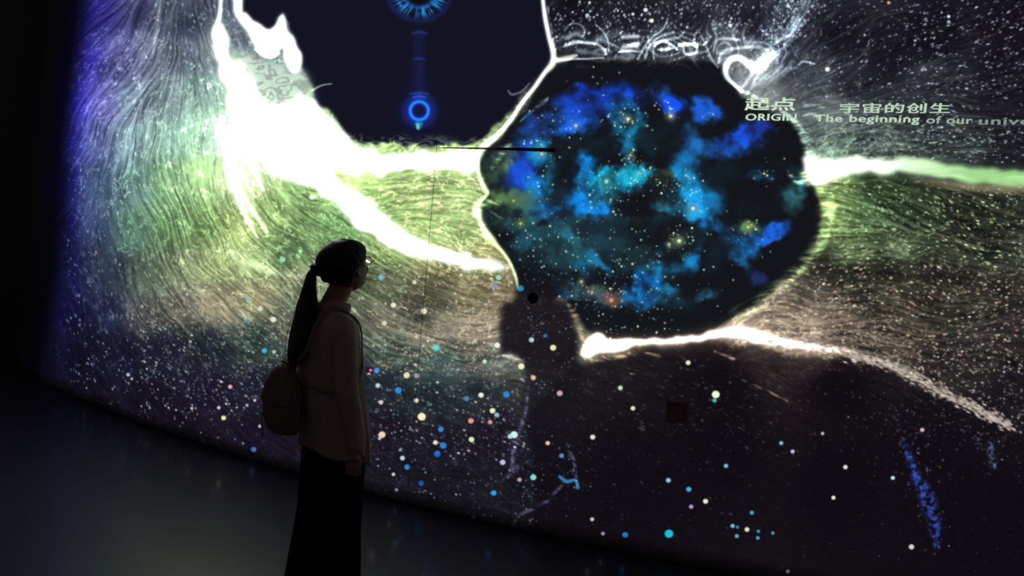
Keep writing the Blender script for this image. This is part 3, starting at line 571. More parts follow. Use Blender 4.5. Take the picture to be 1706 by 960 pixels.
tag(wall, 'long curved exhibition wall carrying a projected picture of swirling stars', kind='structure')

# hidden door: a leaf that follows the wall, in a black frame with a dark backing added behind the gaps
door = empty('door_1', (DX0, wall_y(DX0), 0)); tag(door, 'flush hidden door in the curved projection wall, behind the young woman', kind='structure')
def local(P, o): return [tuple(Vector(p)-o.location) for p in P]
xd = [DX0+.003+(DX1-.0015-DX0-.003)*i/12 for i in range(13)]
def nrm(x): return Vector((2*K0*x+K1, -1, 0)).normalized()       # towards the room
V, F = [], []
for x in xd:
    p = Vector((x, wall_y(x), 0)); q = p-nrm(x)*.04
    V += [(p.x, p.y, .004), (p.x, p.y, DZ), (q.x, q.y, DZ), (q.x, q.y, .004)]
for i in range(len(xd)-1):
    a, b = i*4, i*4+4
    F += [(a+j, a+(j+1) % 4, b+(j+1) % 4, b+j) for j in range(4)]
F += [(0, 1, 2, 3), tuple(len(V)-4+j for j in range(4))]
me_w = V
leaf = mesh_obj('door_leaf', V, F, M_wall, None, False); wall_uv(leaf)
leaf.parent = door; leaf.matrix_parent_inverse = Matrix.Translation(-door.location)
fr = MB()
for x0, x1, z0, z1 in ((DX0-.06, DX0+.0, 0, DZ+.08), (DX1, DX1+.06, 0, DZ+.08)):
    n = nrm(x0); p0 = Vector((x0, wall_y(x0), 0)); p1 = Vector((x1, wall_y(x1), 0))
    A = [p0-n*.002, p1-n*.002, p1-n*.1, p0-n*.1]; fr.rings([[p+Vector((0, 0, z)) for p in A] for z in (z0, z1)])
R = []
for i in range(9):
    x = DX0+(DX1-DX0)*i/8; p = Vector((x, wall_y(x), 0)); n = nrm(x)
    R.append([p-n*.03+Vector((0, 0, dtop(x)+.0)), p-n*.1+Vector((0, 0, dtop(x))), p-n*.1+Vector((0, 0, DZ+.1)), p-n*.03+Vector((0, 0, DZ+.1))])
fr.rings(R)
R = []
for i in range(9):
    x = DX0+(DX1-DX0)*i/8; p = Vector((x, wall_y(x), 0)); n = nrm(x)
    R.append([p-n*.09, p-n*.1, p-n*.1+Vector((0, 0, DZ+.1)), p-n*.09+Vector((0, 0, DZ+.1))])
fr.rings(R)  # black sheet added behind the leaf, so the open gaps read dark
f_ = fr.build('door_frame_backing', M_black, None, False); f_.parent = door; f_.matrix_parent_inverse = Matrix.Translation(-door.location)
hp = on_wall(888, 497); hn = nrm(hp.x); hx = Vector((0, 0, 1)).cross(hn)
hm = MB(); R = []
for rr, dd in ((.032, -.004), (.032, .005), (.029, .008), (.025, .008), (.023, .004), (.020, .001), (.001, .001)):
    R.append([hp+hn*dd+(hx*math.cos(a)+Vector((0, 0, 1))*math.sin(a))*rr for a in (2*math.pi*k/28 for k in range(28))])
hm.rings(R); h_ = hm.build('door_handle', M_black, None); h_.parent = door; h_.matrix_parent_inverse = Matrix.Translation(-door.location)
h_['label'] = 'round black recessed pull set in the door'

# ---------- floor ----------
M_floor = material('dark_polished_floor', (.032, .030, .056), .42, bump=(3.5, .03, .25), spec=.5)
_b = M_floor.node_tree.nodes['Principled BSDF']; _b.inputs['Coat Weight'].default_value = .25; _b.inputs['Coat Roughness'].default_value = .13
fl = mesh_obj('floor', [(-9, -3, 0), (6, -3, 0), (6, 12, 0), (-9, 12, 0)], [(0, 1, 2, 3)], M_floor, None, False)
tag(fl, 'dark glossy floor dimly reflecting the projected picture', kind='structure')

# ---------- projected title: flat letters lying on the wall ----------
def srgb(*c): return tuple((v/255/12.92 if v/255 <= .04045 else ((v/255+.055)/1.055)**2.4) for v in c)
def lettering(text, box, col, bold, name, rise=0.0, st=1.0):
    x0, y0, x1, y1 = box                              # picture units: left, top, right, bottom of the line
    cu = bpy.data.curves.new(name, 'FONT'); cu.body = text; cu.size = 1; cu.offset = .006; cu.resolution_u = 4; cu.space_character = 1.08
    o = bpy.data.objects.new('raw', cu); C.objects.link(o)
    me = bpy.data.meshes.new_from_object(o.evaluated_get(bpy.context.evaluated_depsgraph_get())); bpy.data.objects.remove(o)
    bm = bmesh.new(); bm.from_mesh(me)
    bmesh.ops.triangulate(bm, faces=bm.faces[:])
    lay_d = bm.verts.layers.float.new('lift'); g0 = bm.verts[:]+bm.edges[:]+bm.faces[:]
    for n_, (ex, ey) in enumerate(((bold, 0), (-bold, 0), (0, bold*.6))):
        for g in bmesh.ops.duplicate(bm, geom=g0)['geom']:
            if isinstance(g, bmesh.types.BMVert): g.co.x += ex; g.co.y += ey; g[lay_d] = (n_+1)*.0003
    X = [v.co.x for v in bm.verts]; Y = [v.co.y for v in bm.verts]; ax, bx, ay, by = min(X), max(X), min(Y), max(Y)
    pl, pr = on_wall(x0, (y0+y1)/2), on_wall(x1, (y0+y1)/2); zt, zb = on_wall(x0, y0).z, on_wall(x0, y1).z; zt2, zb2 = on_wall(x1, y0+rise).z, on_wall(x1, y1+rise).z
    s_l, s_r = arc(pl.x), arc(pr.x)
    for v in bm.verts:
        s = s_l+(v.co.x-ax)/(bx-ax)*(s_r-s_l); q = (v.co.x-ax)/(bx-ax); h = (v.co.y-ay)/(by-ay); z = (zb+h*(zt-zb))*(1-q)+(zb2+h*(zt2-zb2))*q
        x = float(np.interp(s, WS, WX)); v.co = Vector((x, wall_y(x), z))+nrm(x)*(.0022+v[lay_d])
    e = bmesh.ops.extrude_face_region(bm, geom=bm.faces[:])
    for g in e['geom']:
        if isinstance(g, bmesh.types.BMVert): g.co += nrm(g.co.x)*.0012
    bmesh.ops.recalc_face_normals(bm, faces=bm.faces)
    bm.to_mesh(me); bm.free(); me.name = name; me.materials.clear()
    me.materials.append(material('title_light_'+str(len(bpy.data.materials)), (.06, .06, .06), .8, emit=srgb(*col), strength=st)); q = bpy.data.objects.new(name, me); C.objects.link(q); q.parent = wall
    return q
a = lettering('起点', (1241, 162, 1326, 184), (205, 228, 200), .016, 'lettering', 1); a['label'] = 'two large pale green characters of the title'
a = lettering('ORIGIN', (1242, 189.5, 1327, 201), (200, 222, 196), .020, 'lettering', .5); a['label'] = 'the pale green word ORIGIN under the two characters'
a = lettering('宇宙的创生', (1399, 172, 1583, 189), (186, 210, 184), .014, 'lettering', 0); a['label'] = 'row of five smaller pale green characters'
a = lettering('The beginning', (1357, 191, 1532, 207), (188, 210, 188), .018, 'lettering', 1.5); a['label'] = 'first words of the English line of the title'
a = lettering('of our', (1543, 193.5, 1620, 206), (158, 178, 164), .016, 'lettering', 1); a['label'] = 'middle words of the English line, dimmer'
a = lettering('universe', (1630, 196, 1770, 208), (128, 146, 138), .014, 'lettering', 1); a['label'] = 'last word of the English line, running out of view'

# small black square plate low in the wall
sp = on_wall(1128, 687); sn = nrm(sp.x); sxv = Vector((0, 0, 1)).cross(sn)
so = empty('wall_socket', sp); tag(so, 'small black square plate low in the projected wall', 'wall plate')
M_plate = material('dark_grey_plastic', (.30, .19, .25), .6, spec=.2)
def sq(h, d): return [sn*d+sxv*(x*h)+Vector((0, 0, z*h)) for x, z in ((-1, -1), (-.5, -1), (.5, -1), (1, -1), (1, -.5), (1, .5), (1, 1), (.5, 1), (-.5, 1), (-1, 1), (-1, .5), (-1, -.5))]
mb = MB(); mb.rings([sq(.058, -.003), sq(.058, .006), sq(.055, .009), sq(.043, .009), sq(.041, .003), sq(.001, .003)]); mb.build('face_plate', M_plate, so, False)
mb = MB(); mb.rings([sq(.038, .002), sq(.038, .006), sq(.036, .007), sq(.001, .007)]); mb.build('cover', M_plate, so, False)
# ---------- the young woman, seen from behind and to her right ----------
M_skin = material('skin', (.42, .26, .19), .5, bump=(60, .05, .06)); M_hair = material('dark_hair', (.010, .008, .008), .45, bump=(90, .3, .3))
M_blouse = material('pale_cotton', (.52, .42, .37), .85, bump=(220, .15, .06), spec=.2); M_trouser = material('black_cloth', (.008, .007, .008), .9, bump=(160, .2, .2), spec=.1)
M_bag = material('taupe_bag_cloth', (.25, .20, .185), .75, bump=(120, .2, .1), spec=.2); M_strap = material('dark_webbing', (.30, .25, .23), .7, bump=(300, .3, .2))
M_frame = material('spectacle_frame', (.012, .012, .014), .3); M_shoe = material('dark_shoe', (.02, .02, .02), .5); M_sole = material('pale_sole', (.4, .38, .36), .7)
M_eye = material('eye_white', (.6, .58, .56), .2); M_steel = material('dull_metal', (.5, .5, .5), .35, metal=1)
YAW = math.radians(40)
FX, FY = -.641, 3.176
person = empty('person', (FX, FY, 0), YAW)
tag(person, 'young woman with a ponytail, pale loose blouse and wide black trousers, watching the wall', 'person')
def ring(c, a, b, n=40, sq=2.0, tilt=0.0, twist=0.0):          # superellipse ring, a forward, b sideways
    R = []
    for k in range(n):
        t = 2*math.pi*k/n; ct, st = math.cos(t), math.sin(t)
        x = a*math.copysign(abs(ct)**(2/sq), ct); y = b*math.copysign(abs(st)**(2/sq), st)
        R.append(Vector((c[0]+x, c[1]+y, c[2]+x*tilt)))
    return R

# head shape: rows of height, front, back, half width
HEAD = [(.000, .052, -.004, .016), (.006, .070, -.012, .028), (.016, .079, -.020, .045), (.032, .082, -.034, .056), (.052, .083, -.058, .063), (.072, .083, -.076, .068), (.092, .081, -.088, .071), (.108, .082, -.094, .072),
        (.126, .087, -.098, .0745), (.146, .084, -.097, .074), (.164, .072, -.088, .066), (.178, .053, -.068, .052), (.188, .028, -.040, .032), (.192, .006, -.014, .010)]
HS = 1.05
HC = Vector((-.044, 0, 1.482))                                   # pivot, at mid skull
HROT = Matrix.Rotation(math.radians(19), 3, 'Z') @ Matrix.Rotation(math.radians(-19), 3, 'Y')
def hp_(x, y, z): return HC + HROT @ (Vector((x, y, z-.1))*HS)   # head frame -> body frame
def head_ring(z, grow=0.0, n=40):
    f, b, w_ = lerp_table(HEAD, z); R = []
    for k in range(n):
        t = 2*math.pi*k/n; c, s = math.cos(t), math.sin(t)
        ax = (f-.004 if c > 0 else -(b+.004)); cx = .0
        R.append((cx+math.copysign(abs(c)**.92, c)*(ax+grow), math.copysign(abs(s)**.92, s)*(w_+grow), z))
    return R
body = MB()
body.rings([[hp_(*p) for p in head_ring(z)] for z, *_ in HEAD])
# face: nose, brow, lips, chin, cheeks, ears
nose = [(.080, 0, .108), (.088, 0, .094), (.097, 0, .080), (.1035, 0, .070), (.094, 0, .0625)]
body.tube([hp_(*p) for p in nose], [.006, .0075, .0085, .0095, .006], 10)
for s in (1, -1):
    body.ball(hp_(.0935, s*.0085, .0675), .0068, 8)
    body.tube([hp_(.078, s*.040, .116), hp_(.085, s*.024, .121), hp_(.086, s*.010, .117)], [.004, .0055, .004], 8)
    body.ball(hp_(.049, s*.038, .076), (.024, .022, .022), 12)
    e = cr([(-.012, s*.070, .112), (-.024, s*.078, .108), (-.026, s*.079, .092), (-.016, s*.075, .074), (-.008, s*.070, .070)], 4); body.tube([hp_(*p) for p in e], .0055, 8)
    body.ball(hp_(-.014, s*.071, .090), (.012, .006, .018), 8)
    body.tube([hp_(.083, s*.018, .0435), hp_(.0895, s*.007, .047), hp_(.0885, 0, .046)], [.002, .0042, .0042], 8)
    body.tube([hp_(.083, s*.017, .0415), hp_(.0885, s*.006, .0375), hp_(.088, 0, .0375)], [.002, .0045, .005], 8)
body.ball(hp_(.073, 0, .012), (.014, .018, .012), 10)
# neck and trunk
body.tube([hp_(-.020, 0, .075), (-.060, 0, 1.395), (-.082, 0, 1.345), (-.094, 0, 1.295)], [.050, .0465, .048, .060], 18)
TR = [(1.315, -.098, .040, .058), (1.285, -.096, .054, .080), (1.24, -.094, .076, .108), (1.17, -.090, .092, .122), (1.08, -.074, .086, .112), (1.0, -.062, .082, .108), (.92, -.050, .090, .124), (.84, -.040, .098, .138), (.77, -.034, .092, .136), (.72, -.03, .070, .105)]
body.rings([ring((f, 0, z), a, b, 32, 2.2) for z, f, a, b in TR])
def arm(s, el, wr, hd):
    sh = Vector((-.092, s*.108, 1.232)); P = cr([sh, sh.lerp(el, .5)+Vector((-.008, 0, 0)), el, el.lerp(wr, .5), wr], 4)
    n = len(P); body.tube(P, [float(np.interp(i/(n-1), [0, .25, .5, .65, 1], [.027, .036, .034, .033, .023])) for i in range(n)], 14)
    d = (hd-wr).normalized(); sd = Vector((0, s, 0)); fw = d.cross(sd).normalized()*(-1 if d.cross(sd).x < 0 else 1)
    # palm faces the thigh; fingers lie front to back
    body.tube([wr-d*.01, wr+d*.03, wr+d*.065, wr+d*.085], [.022, .032, .036, .034], 14, flat=.42, ref=tuple(sd))
    inn = -sd
    for j, (off, ln, r) in enumerate(((.027, .070, .0075), (.010, .079, .008), (-.008, .073, .0076), (-.024, .057, .0066))):
        b0 = wr+d*.078+fw*off; P = [b0, b0+d*ln*.42+fw*off*.08, b0+d*ln*.76+inn*ln*.16, b0+d*ln*.93+inn*ln*.36]
        body.tube(P, [r*1.1, r, r*.92, r*.72], 8); body.ball(P[-1], r*.74, 6)
    t0 = wr+d*.022+fw*.022; P = [t0, t0+d*.024+fw*.022+inn*.006, t0+d*.050+fw*.030+inn*.014, t0+d*.068+fw*.030+inn*.018]
    body.tube(P, [.013, .011, .0095, .007], 8); body.ball(P[-1], .0074, 6)
ELR, WRR, HDR = Vector((-.078, -.158, 1.005)), Vector((-.026, -.155, .775)), Vector((-.012, -.142, .62))
ELL, WRL, HDL = Vector((-.088, .158, 1.005)), Vector((-.040, .165, .775)), Vector((-.02, .155, .62))
arm(-1, ELR, WRR, HDR); arm(1, ELL, WRL, HDL)
FOOT = {-1: Vector((-.008, -.098, 0)), 1: Vector((-.062, .096, 0))}
for s in (-1, 1):
    ft = FOOT[s]; hip = Vector((-.034, s*.072, .76)); kn = Vector(((hip.x+ft.x)/2+.012, (hip.y+ft.y)/2, .43)); an = ft+Vector((-.02, 0, .085))
    P = cr([hip, hip.lerp(kn, .5)+Vector((.006, 0, 0)), kn, kn.lerp(an, .35)+Vector((-.012, 0, 0)), an], 4); n = len(P)
    body.tube(P, [float(np.interp(i/(n-1), [0, .25, .5, .66, 1], [.080, .066, .049, .050, .034])) for i in range(n)], 16)
    body.tube([an+Vector((-.02, 0, -.01)), an+Vector((.03, 0, -.028)), an+Vector((.09, s*.004, -.048)), an+Vector((.135, s*.008, -.058))], [.034, .034, .030, .018], 12, flat=.8)
body.union('body', M_skin, person, .0042, 3)
for s in (1, -1): 
    eb = MB(); eb.ball(hp_(.0625, s*.030, .1005), .0115, 12); eb.build('eye', M_eye, person)
    ir = MB(); ir.ball(hp_(.0725, s*.0305, .1012), (.0035, .0055, .0055), 10); ir.build('iris', M_hair, person)

for s in (1, -1):
    bw = MB(); P = cr([hp_(.0865, s*.013, .1205), hp_(.0835, s*.022, .1235), hp_(.079, s*.032, .1245), hp_(.071, s*.044, .1215)], 5); bw.tube(P, [.0022-.0012*i/len(P) for i in range(len(P))], 8); bw.build('eyebrow', M_hair, person)
# hair drawn back to a tie: sits over the skull behind the hairline, sinks under the skin in front of it
def hairline(z): return float(np.interp(z, [0, .02, .05, .09, .12, .15, .168, .178, .2], [165, 150, 122, 108, 82, 58, 36, 0, 0]))
hb = MB(); R = []
zs = [.018+.176*i/30 for i in range(31)]
for z in zs:
    zz = z if z < .15 else z
    f, b, w_ = lerp_table(HEAD, min(zz, .191)); r = []
    for k in range(72):
        t = 2*math.pi*k/72; dg = abs((math.degrees(t)+180) % 360-180)
        k_ = min(1, max(0, (dg-hairline(z)+8)/16)); k_ = k_*k_*(3-2*k_)
        lift = float(np.interp(z, [.018, .04, .09, .15, .18, .194], [.004, .012, .014, .012, .008, .010])) + (.010 if dg > 110 else .010*max(0, dg-60)/50)*float(np.interp(z, [.02, .06, .12, .17], [.3, .9, 1, .2]))
        g = -.016+(lift+.016)*k_ + .0016*math.sin(t*26+z*40)*k_
        c, s = math.cos(t), math.sin(t); ax = f if c > 0 else -b
        r.append(hp_(math.copysign(abs(c)**.92, c)*(ax+g), math.copysign(abs(s)**.92, s)*(w_+g), z+(.010*k_ if z > .12 else 0)*min(1, (z-.12)/.06 if z > .12 else 0)))
    R.append(r)
hb.rings(R)
hair = hb.build('hair', M_hair, person)
# scrunchie and ponytail
def uf(u, l):                                                     # forward position that shows at sideways offset u from the body axis
    k = (FX+u)/FY; c, s = math.cos(YAW), math.sin(YAW)
    return (k*(FY+l*c)-FX+l*s)/(c-k*s)
def zf(z, f, l): return CAMH+(z-CAMH)*(FY+f*math.sin(YAW)+l*math.cos(YAW))/FY
tie = Vector((uf(-.160, .010), .010, zf(1.452, -.19, .01)))
st_ = MB()
st_.tube([hp_(-.098, 0, .095), tie+Vector((.02, 0, .006)), tie], [.034, .020, .017], 14); st_.build('gathered_hair', M_hair, person)
sc_ = MB(); R = []
ax1 = Vector((.72, 0, .69)).normalized(); ux = Vector((0, 1, 0)); uy = ax1.cross(ux)
for i in range(28):
    a = 2*math.pi*i/28; rr = .020+.0022*math.sin(a*9); c0 = tie+(ux*math.cos(a)+uy*math.sin(a))*rr; rad = (ux*math.cos(a)+uy*math.sin(a))
    R.append([c0+(rad*math.cos(b)+ax1*math.sin(b))*(.0085+.0016*math.sin(a*9+b*2)) for b in (2*math.pi*k/10 for k in range(10))])
sc_.rings(R, closed=True); sc_.ball(tie+Vector((-.017, -.005, .014)), (.011, .013, .009), 10); sc_.build('hair_tie', M_hair, person)
PT = [(1.462, -.165, .012, .014), (1.440, -.177, .020, .016), (1.413, -.180, .023, .020), (1.375, -.181, .030, .024), (1.342, -.182, .038, .027), (1.30, -.184, .050, .030), (1.262, -.187, .056, .032), (1.22, -.196, .056, .031), (1.18, -.206, .051, .029), (1.14, -.214, .045, .026), (1.10, -.222, .036, .022), (1.07, -.225, .024, .016), (1.045, -.228, .012, .010), (1.03, -.229, .004, .004)]
pb = MB(); R = []
for i in range(48):
    z = 1.462-.432*i/47; u, hu, d = lerp_table(sorted(PT), z); l = .030
    r = []
    for k in range(44):
        t = 2*math.pi*k/44; gr = 1+.05*math.sin(9*t+z*14)+.03*math.sin(17*t-z*25)
        e = (math.cos(t)*d*gr, math.sin(t)*hu*1.5*gr)
        f0 = uf(u, l); r.append(Vector((f0+e[0]*.9, l+e[1]*.98, zf(z, f0, l))))
    R.append(r)
pb.rings(R); pony = pb.build('ponytail', M_hair, person)
wb = MB()
for j in range(9):                                                 # a few loose strands
    a = random.uniform(-1, 1); P = []
    for i in range(9):
        z = 1.40-.40*i/8-.02*abs(a); u, hu, d = lerp_table(sorted(PT), max(z, 1.032)); f0 = uf(u+a*hu*1.06+.004*math.sin(i+j), .03); P.append((f0, .03, zf(z, f0, .03)))
    wb.tube(P, .0011, 5)
P = [(-.155, -.01, 1.40), (-.152, -.015, 1.375), (-.145, -.02, 1.352), (-.15, -.01, 1.335)]; wb.tube(P, .001, 5)
wb.build('loose_strand', M_hair, person)

# spectacles
gl = empty('eyeglasses', (0, 0, 0)); gl.parent = person
gb = MB()
for s in (1, -1):
    P = [hp_(.0945-9*y*y if y > 0 else .0945, s*(.032+y), .1+zz) for y, zz in ((.021*math.cos(a), .0145*math.sin(a)) for a in (2*math.pi*k/24 for k in range(25)))]
    gb.tube(P, .0016, 6); 
    gb.tube([hp_(.0905, s*.053, .104), hp_(.084, s*.072, .104), hp_(.04, s*.0775, .103), hp_(-.012, s*.080, .104), hp_(-.024, s*.081, .092)], .0018, 6)
gb.tube([hp_(.0945, .011, .103), hp_(.0975, 0, .105), hp_(.0945, -.011, .103)], .0015, 6)
bpy.data.objects.remove(gl); gl = gb.build('eyeglasses', M_frame, person); gl['label'] = 'thin dark spectacles, one rim showing past her cheek'
M_glass = material('spectacle_glass', (.9, .9, .9), .02, spec=.2); M_glass.node_tree.nodes['Principled BSDF'].inputs['IOR'].default_value = 1.06; M_glass.node_tree.nodes['Principled BSDF'].inputs['Transmission Weight'].default_value = 1
for s in (1, -1):
    lb = MB(); R = []
    for dd in (-.0006, .0006):
        R.append([hp_(.0945-9*max(0, .020*math.cos(a))**2+dd, s*(.032+.020*math.cos(a)), .1+.0135*math.sin(a)) for a in (2*math.pi*k/24 for k in range(24))])
    lb.rings(R); lb.build('lens', M_glass, gl)

# blouse: loose body, collar, two sleeves
BL_ = [(1.318, -.096, .050, .062), (1.300, -.096, .060, .082), (1.282, -.096, .078, .116), (1.26, -.095, .094, .136), (1.22, -.092, .104, .142), (1.16, -.088, .110, .140), (1.08, -.080, .116, .142), (1.0, -.070, .122, .148), (.92, -.056, .128, .156), (.84, -.040, .132, .162), (.77, -.030, .134, .165), (.735, -.028, .134, .166)]
bb = MB(); R = []
N = 96
for i in range(56):
    z = 1.318-.583*i/55; f, a_, b_ = lerp_table(sorted(BL_), z); r = []; fall = min(1, max(0, (1.28-z)/.35))
    for k in range(N):
        t = 2*math.pi*k/N
        fold = 1+fall*(.030*math.sin(7*t+1.3*math.sin(z*9)+.6)+.018*math.sin(13*t-z*6)+.012*math.sin(23*t+z*15))
        x = a_*fold*math.copysign(abs(math.cos(t))**.9, math.cos(t)); y = b_*fold*math.copysign(abs(math.sin(t))**.9, math.sin(t))
        hem = (.030*math.cos(t+.6)+.008*math.sin(5*t))*max(0, (.90-z)/.165)
        r.append(Vector((f+x, y, z-hem*.8-.02*max(0, (.86-z)/.12)*(math.cos(t) > 0)*math.cos(t))))
    R.append(r)
inner = [[Vector((p.x*.985-.0006, p.y*.985, p.z+.001)) for p in r] for r in R]
bb.rings(R+inner[::-1], cap=False, closed=True)
blouse = bb.build('blouse', M_blouse, person)
cb = MB(); R = []
for rr, hh in ((.054, 1.300), (.0535, 1.322), (.0555, 1.340), (.060, 1.338), (.066, 1.318), (.071, 1.300)):
    R.append([Vector((-.082+rr*.98*math.cos(t)-(1.32-hh)*.5, rr*1.02*math.sin(t), hh+.006*math.cos(t+math.pi)-(.016*max(0, math.cos(t))**6))) for t in (2*math.pi*k/40 for k in range(40))])
cb.rings(R, cap=False); cb.build('collar', M_blouse, blouse)
for s, el, wr in ((-1, ELR, WRR), (1, ELL, WRL)):
    sb = MB(); sh = Vector((-.094, s*.070, 1.272)); R = []
    P = cr([sh, Vector((-.094, s*.108, 1.254)), Vector((-.094, s*.136, 1.20)), Vector((-.090, s*.148, 1.11)), el+Vector((-.006, 0, 0)), el.lerp(wr, .5)+Vector((0, s*.002, 0)), wr+Vector((0, 0, .012)), wr+Vector((.001, 0, -.012))], 6); n = len(P)
    for i, p in enumerate(P):
        q = i/(n-1); r0 = float(np.interp(q, [0, .07, .16, .28, .45, .7, .88, .93, 1], [.016, .036, .047, .049, .047, .046, .042, .033, .032])); t_ = (P[min(i+1, n-1)]-P[max(i-1, 0)]).normalized()
        x = (Vector((1, 0, 0))-t_*t_.x).normalized(); y = t_.cross(x)
        R.append([p+(x*math.cos(a)+y*math.sin(a))*r0*(1+(.022*math.sin(q*39+2*a+1.5*math.sin(q*17))+.018*math.sin(q*71-a)+.035*math.sin(3*a+q*9))*min(1, q*5)) for a in (2*math.pi*k/26 for k in range(26))])
    cbv = R[-1]; c0 = P[-1]
    R.append([c0+(p-c0)*.86+Vector((0, 0, .004)) for p in cbv]); R.append([c0+(p-c0)*.84+Vector((0, 0, .03)) for p in cbv])
    sb.rings(R, cap=False); sl = sb.build('sleeve', M_blouse, person)
    k_ = MB(); R = []
    for off, gr in ((.020, 1.06), (.021, 1.10), (-.012, 1.10), (-.013, 1.04)):
        cc = wr+Vector((0, 0, off)); R.append([cc+Vector((math.cos(a)*.033*gr, math.sin(a)*.033*gr, 0)) for a in (2*math.pi*k/24 for k in range(24))])
    k_.rings(R, cap=False, closed=True); k_.build('cuff', M_blouse, sl)

# wide trousers
tb = MB()
tb.rings([ring((f, 0, z), a, b, 40, 2.2) for z, f, a, b in ((.93, -.05, .094, .130), (.86, -.042, .106, .146), (.79, -.036, .112, .150), (.74, -.034, .110, .150), (.70, -.034, .100, .142), (.68, -.034, .07, .11))])
for s in (-1, 1):
    ft = FOOT[s]; R = []
    for i in range(26):
        q = i/25; z = .80-.775*q
        cx_ = float(np.interp(q, [0, .4, 1], [-.034, -.03+.25*(ft.x+.03), ft.x-.004])); cy_ = float(np.interp(q, [0, .4, 1], [s*.070, s*.080, ft.y*1.04]))
        a_ = float(np.interp(q, [0, .15, .45, .8, 1], [.098, .098, .090, .100, .112])); b_ = float(np.interp(q, [0, .15, .45, .8, 1], [.074, .076, .072, .078, .084]))
        r = []
        for k in range(44):
            t = 2*math.pi*k/44; fo = 1+(.01+.05*q)*math.sin(5*t+s+q*2)+.02*q*math.sin(11*t)
            r.append(Vector((cx_+a_*fo*math.cos(t), cy_+b_*fo*math.sin(t), z)))
        R.append(r)
    tb.rings(R)
tb.union('trousers', M_trouser, person, .007, 3)
for s in (-1, 1):
    ft = FOOT[s]; sb = MB()
    prof = [(-.075, .026, .060), (-.055, .036, .066), (-.01, .038, .066), (.05, .041, .052), (.10, .043, .042), (.145, .036, .034), (.168, .018, .024)]
    R = []
    for x, hw, h in prof: R.append([ft+Vector((x, hw*math.cos(t), .022+max(-.5, math.sin(t))*(h-.022) if math.sin(t) > 0 else .022+math.sin(t)*.012)) for t in (2*math.pi*k/20 for k in range(20))])
    sb.rings(R); sh_ = sb.build('shoe', M_shoe, person)
    so_ = MB(); R = []
    for zz, g in ((0.0, .96), (.004, 1.0), (.018, 1.0), (.021, .97)):
        R.append([ft+Vector((.046+.128*g*math.cos(t), (.042+.006*math.cos(t))*g*math.sin(t), zz)) for t in (2*math.pi*k/32 for k in range(32))])
    so_.rings(R); so_.build('sole', M_sole, sh_)

# ---------- the small backpack hanging low on her back ----------
BLt = .052; BF = uf(-.252, BLt)+.005; BZ = zf(.777, BF, BLt)
bag = empty('backpack', (FX+BF*math.cos(YAW)-BLt*math.sin(YAW), FY+BF*math.sin(YAW)+BLt*math.cos(YAW), BZ), YAW)
tag(bag, 'small soft pale brown backpack slung low on the back of the woman', 'backpack')
BG = [(.000, .030, .060), (.006, .046, .084), (.02, .056, .094), (.06, .063, .102), (.11, .063, .106), (.16, .058, .100), (.20, .050, .088), (.235, .040, .068), (.258, .028, .046), (.270, .014, .022), (.273, .003, .005)]
def bag_pt(t, z, g=0.0):
    a_, b_ = lerp_table(BG, z); sag = 1+.03*math.sin(4*t+z*20)+.02*math.sin(7*t-z*31)
    lean = -.010*math.sin(z*11)
    return Vector((lean+(a_*sag+g)*math.copysign(abs(math.cos(t))**.85, math.cos(t)), (b_*sag+g)*math.copysign(abs(math.sin(t))**.85, math.sin(t)), z))
mb = MB(); mb.rings([[bag_pt(2*math.pi*k/56, .273*(i/34)) for k in range(56)] for i in range(35)]); mb.build('pouch', M_bag, bag)
mb = MB(); R = []                                                   # flap over the outer side and top
T_ = [math.radians(100+160*k/24) for k in range(25)]
for g in (.003, .0075):
    R.append([[bag_pt(t, z, g) for t in T_] for z in np.linspace(.272, .125, 16)])
n_, m_ = 16, 25
v = [p for layer in R for row in layer for p in row]; f = []
for L_ in (0, 1):
    for i in range(n_-1):
        for j in range(m_-1):
            k = L_*n_*m_+i*m_+j; f.append((k, k+1, k+m_+1, k+m_))
edge = [(0, j) for j in range(m_)]+[(i, m_-1) for i in range(1, n_)]+[(n_-1, j) for j in range(m_-2, -1, -1)]+[(i, 0) for i in range(n_-2, 0, -1)]
for q in range(len(edge)):
    a, b = edge[q], edge[(q+1) % len(edge)]; a, b = a[0]*m_+a[1], b[0]*m_+b[1]; f.append((a, b, n_*m_+b, n_*m_+a))
mb.add(v, f); flap = mb.build('flap', M_bag, bag)
mb = MB(); bx_ = bag_pt(math.pi, .135, .008); mb.tube([bx_+Vector((-.001, -.012, 0)), bx_+Vector((-.004, -.012, -.02)), bx_+Vector((-.004, .012, -.02)), bx_+Vector((-.001, .012, 0)), bx_+Vector((-.001, -.012, 0))], .002, 6); mb.build('buckle', M_steel, flap)
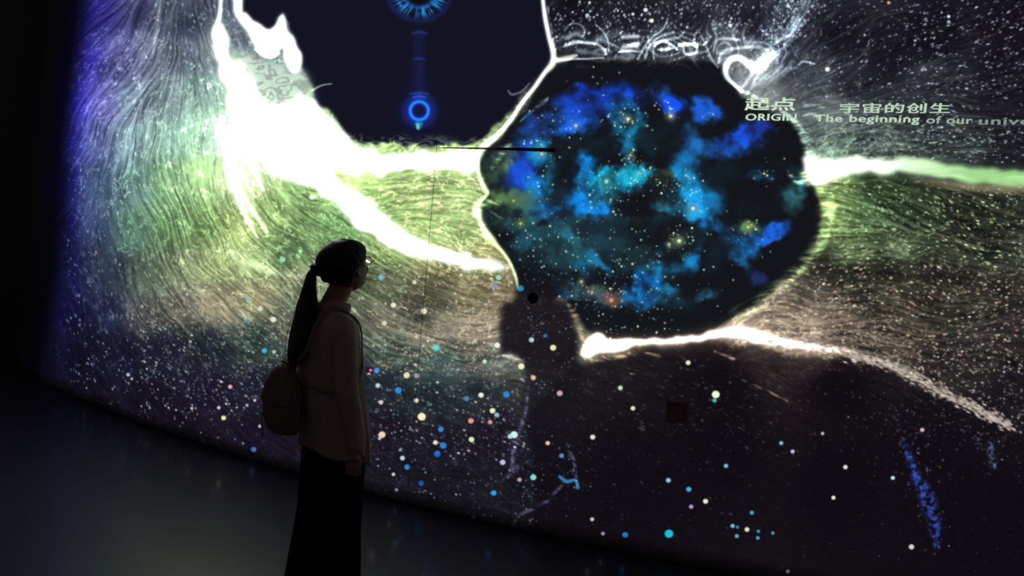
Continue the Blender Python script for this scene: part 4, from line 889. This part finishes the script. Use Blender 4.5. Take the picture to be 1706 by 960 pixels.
mb = MB(); mb.tube([bag_pt(math.pi, .272, .004)+Vector((.01, -.015, 0)), bag_pt(math.pi, .272, .03)+Vector((.02, -.01, .012)), bag_pt(math.pi, .272, .03)+Vector((.02, .012, .012)), bag_pt(math.pi, .272, .004)+Vector((.01, .018, 0))], .004, 8); mb.build('carry_loop', M_strap, bag)
inv = Matrix.Rotation(-YAW, 3, 'Z')
def bl(p): return Vector(p)-Vector((BF, BLt, BZ))                # body frame -> bag frame
for s in (-1, 1):
    P = cr([bl((BF+.02, .045+s*.020, BZ+.255)), bl((-.225, .03+s*.045, 1.10)), bl((-.218, s*.072, 1.16)), bl((-.196, s*.078, 1.25)), bl((-.146, s*.076, 1.312)), bl((-.094, s*.078, 1.318)), bl((-.034, s*.084, 1.272)), bl((.001, s*.090, 1.19)), bl((-.005, s*.105, 1.09)), bl((-.06, s*.14, 1.01)), bl((-.15, s*.128, 1.0)), bl((BF+.035, .045+s*.05, BZ+.215))], 6)
        # flat webbing: wide along the body, thin across it
    for p in P:                                                     # keep the strap on the outside of the blouse
        z_ = p.z+BZ
        if z_ < 1.30:
            f, a_, b_ = lerp_table(sorted(BL_), z_); dx, dy = p.x+BF-f, p.y+BLt; e = math.hypot(dx/(a_+.007), dy/(b_+.007))
            if e < 1.03: p.x = f+dx*1.03/e-BF; p.y = dy*1.03/e-BLt
    mb = MB(); R = []
    for i, p in enumerate(P):
        t_ = (P[min(i+1, len(P)-1)]-P[max(i-1, 0)]).normalized(); o_ = (p-bl((-.085, 0, p.z+BZ-.02))); o_ = (o_-t_*o_.dot(t_)).normalized(); w_ = t_.cross(o_)
        R.append([p+w_*.0065*a+o_*.0018*b for a, b in ((-1, -1), (0, -1), (1, -1), (1, 1), (0, 1), (-1, 1))])
    mb.rings(R); mb.build('shoulder_strap', M_strap, bag)
mb = MB(); P = cr([bag_pt(2.45, .07, .002), bag_pt(2.45, .045, .008), bag_pt(2.45, .02, .006)+Vector((-.004, 0, -.02)), bag_pt(2.45, .02, .006)+Vector((-.002, .002, -.055))], 4)
mb.tube(P, .005, 8, flat=.4); mb.build('strap_tail', M_strap, bag)
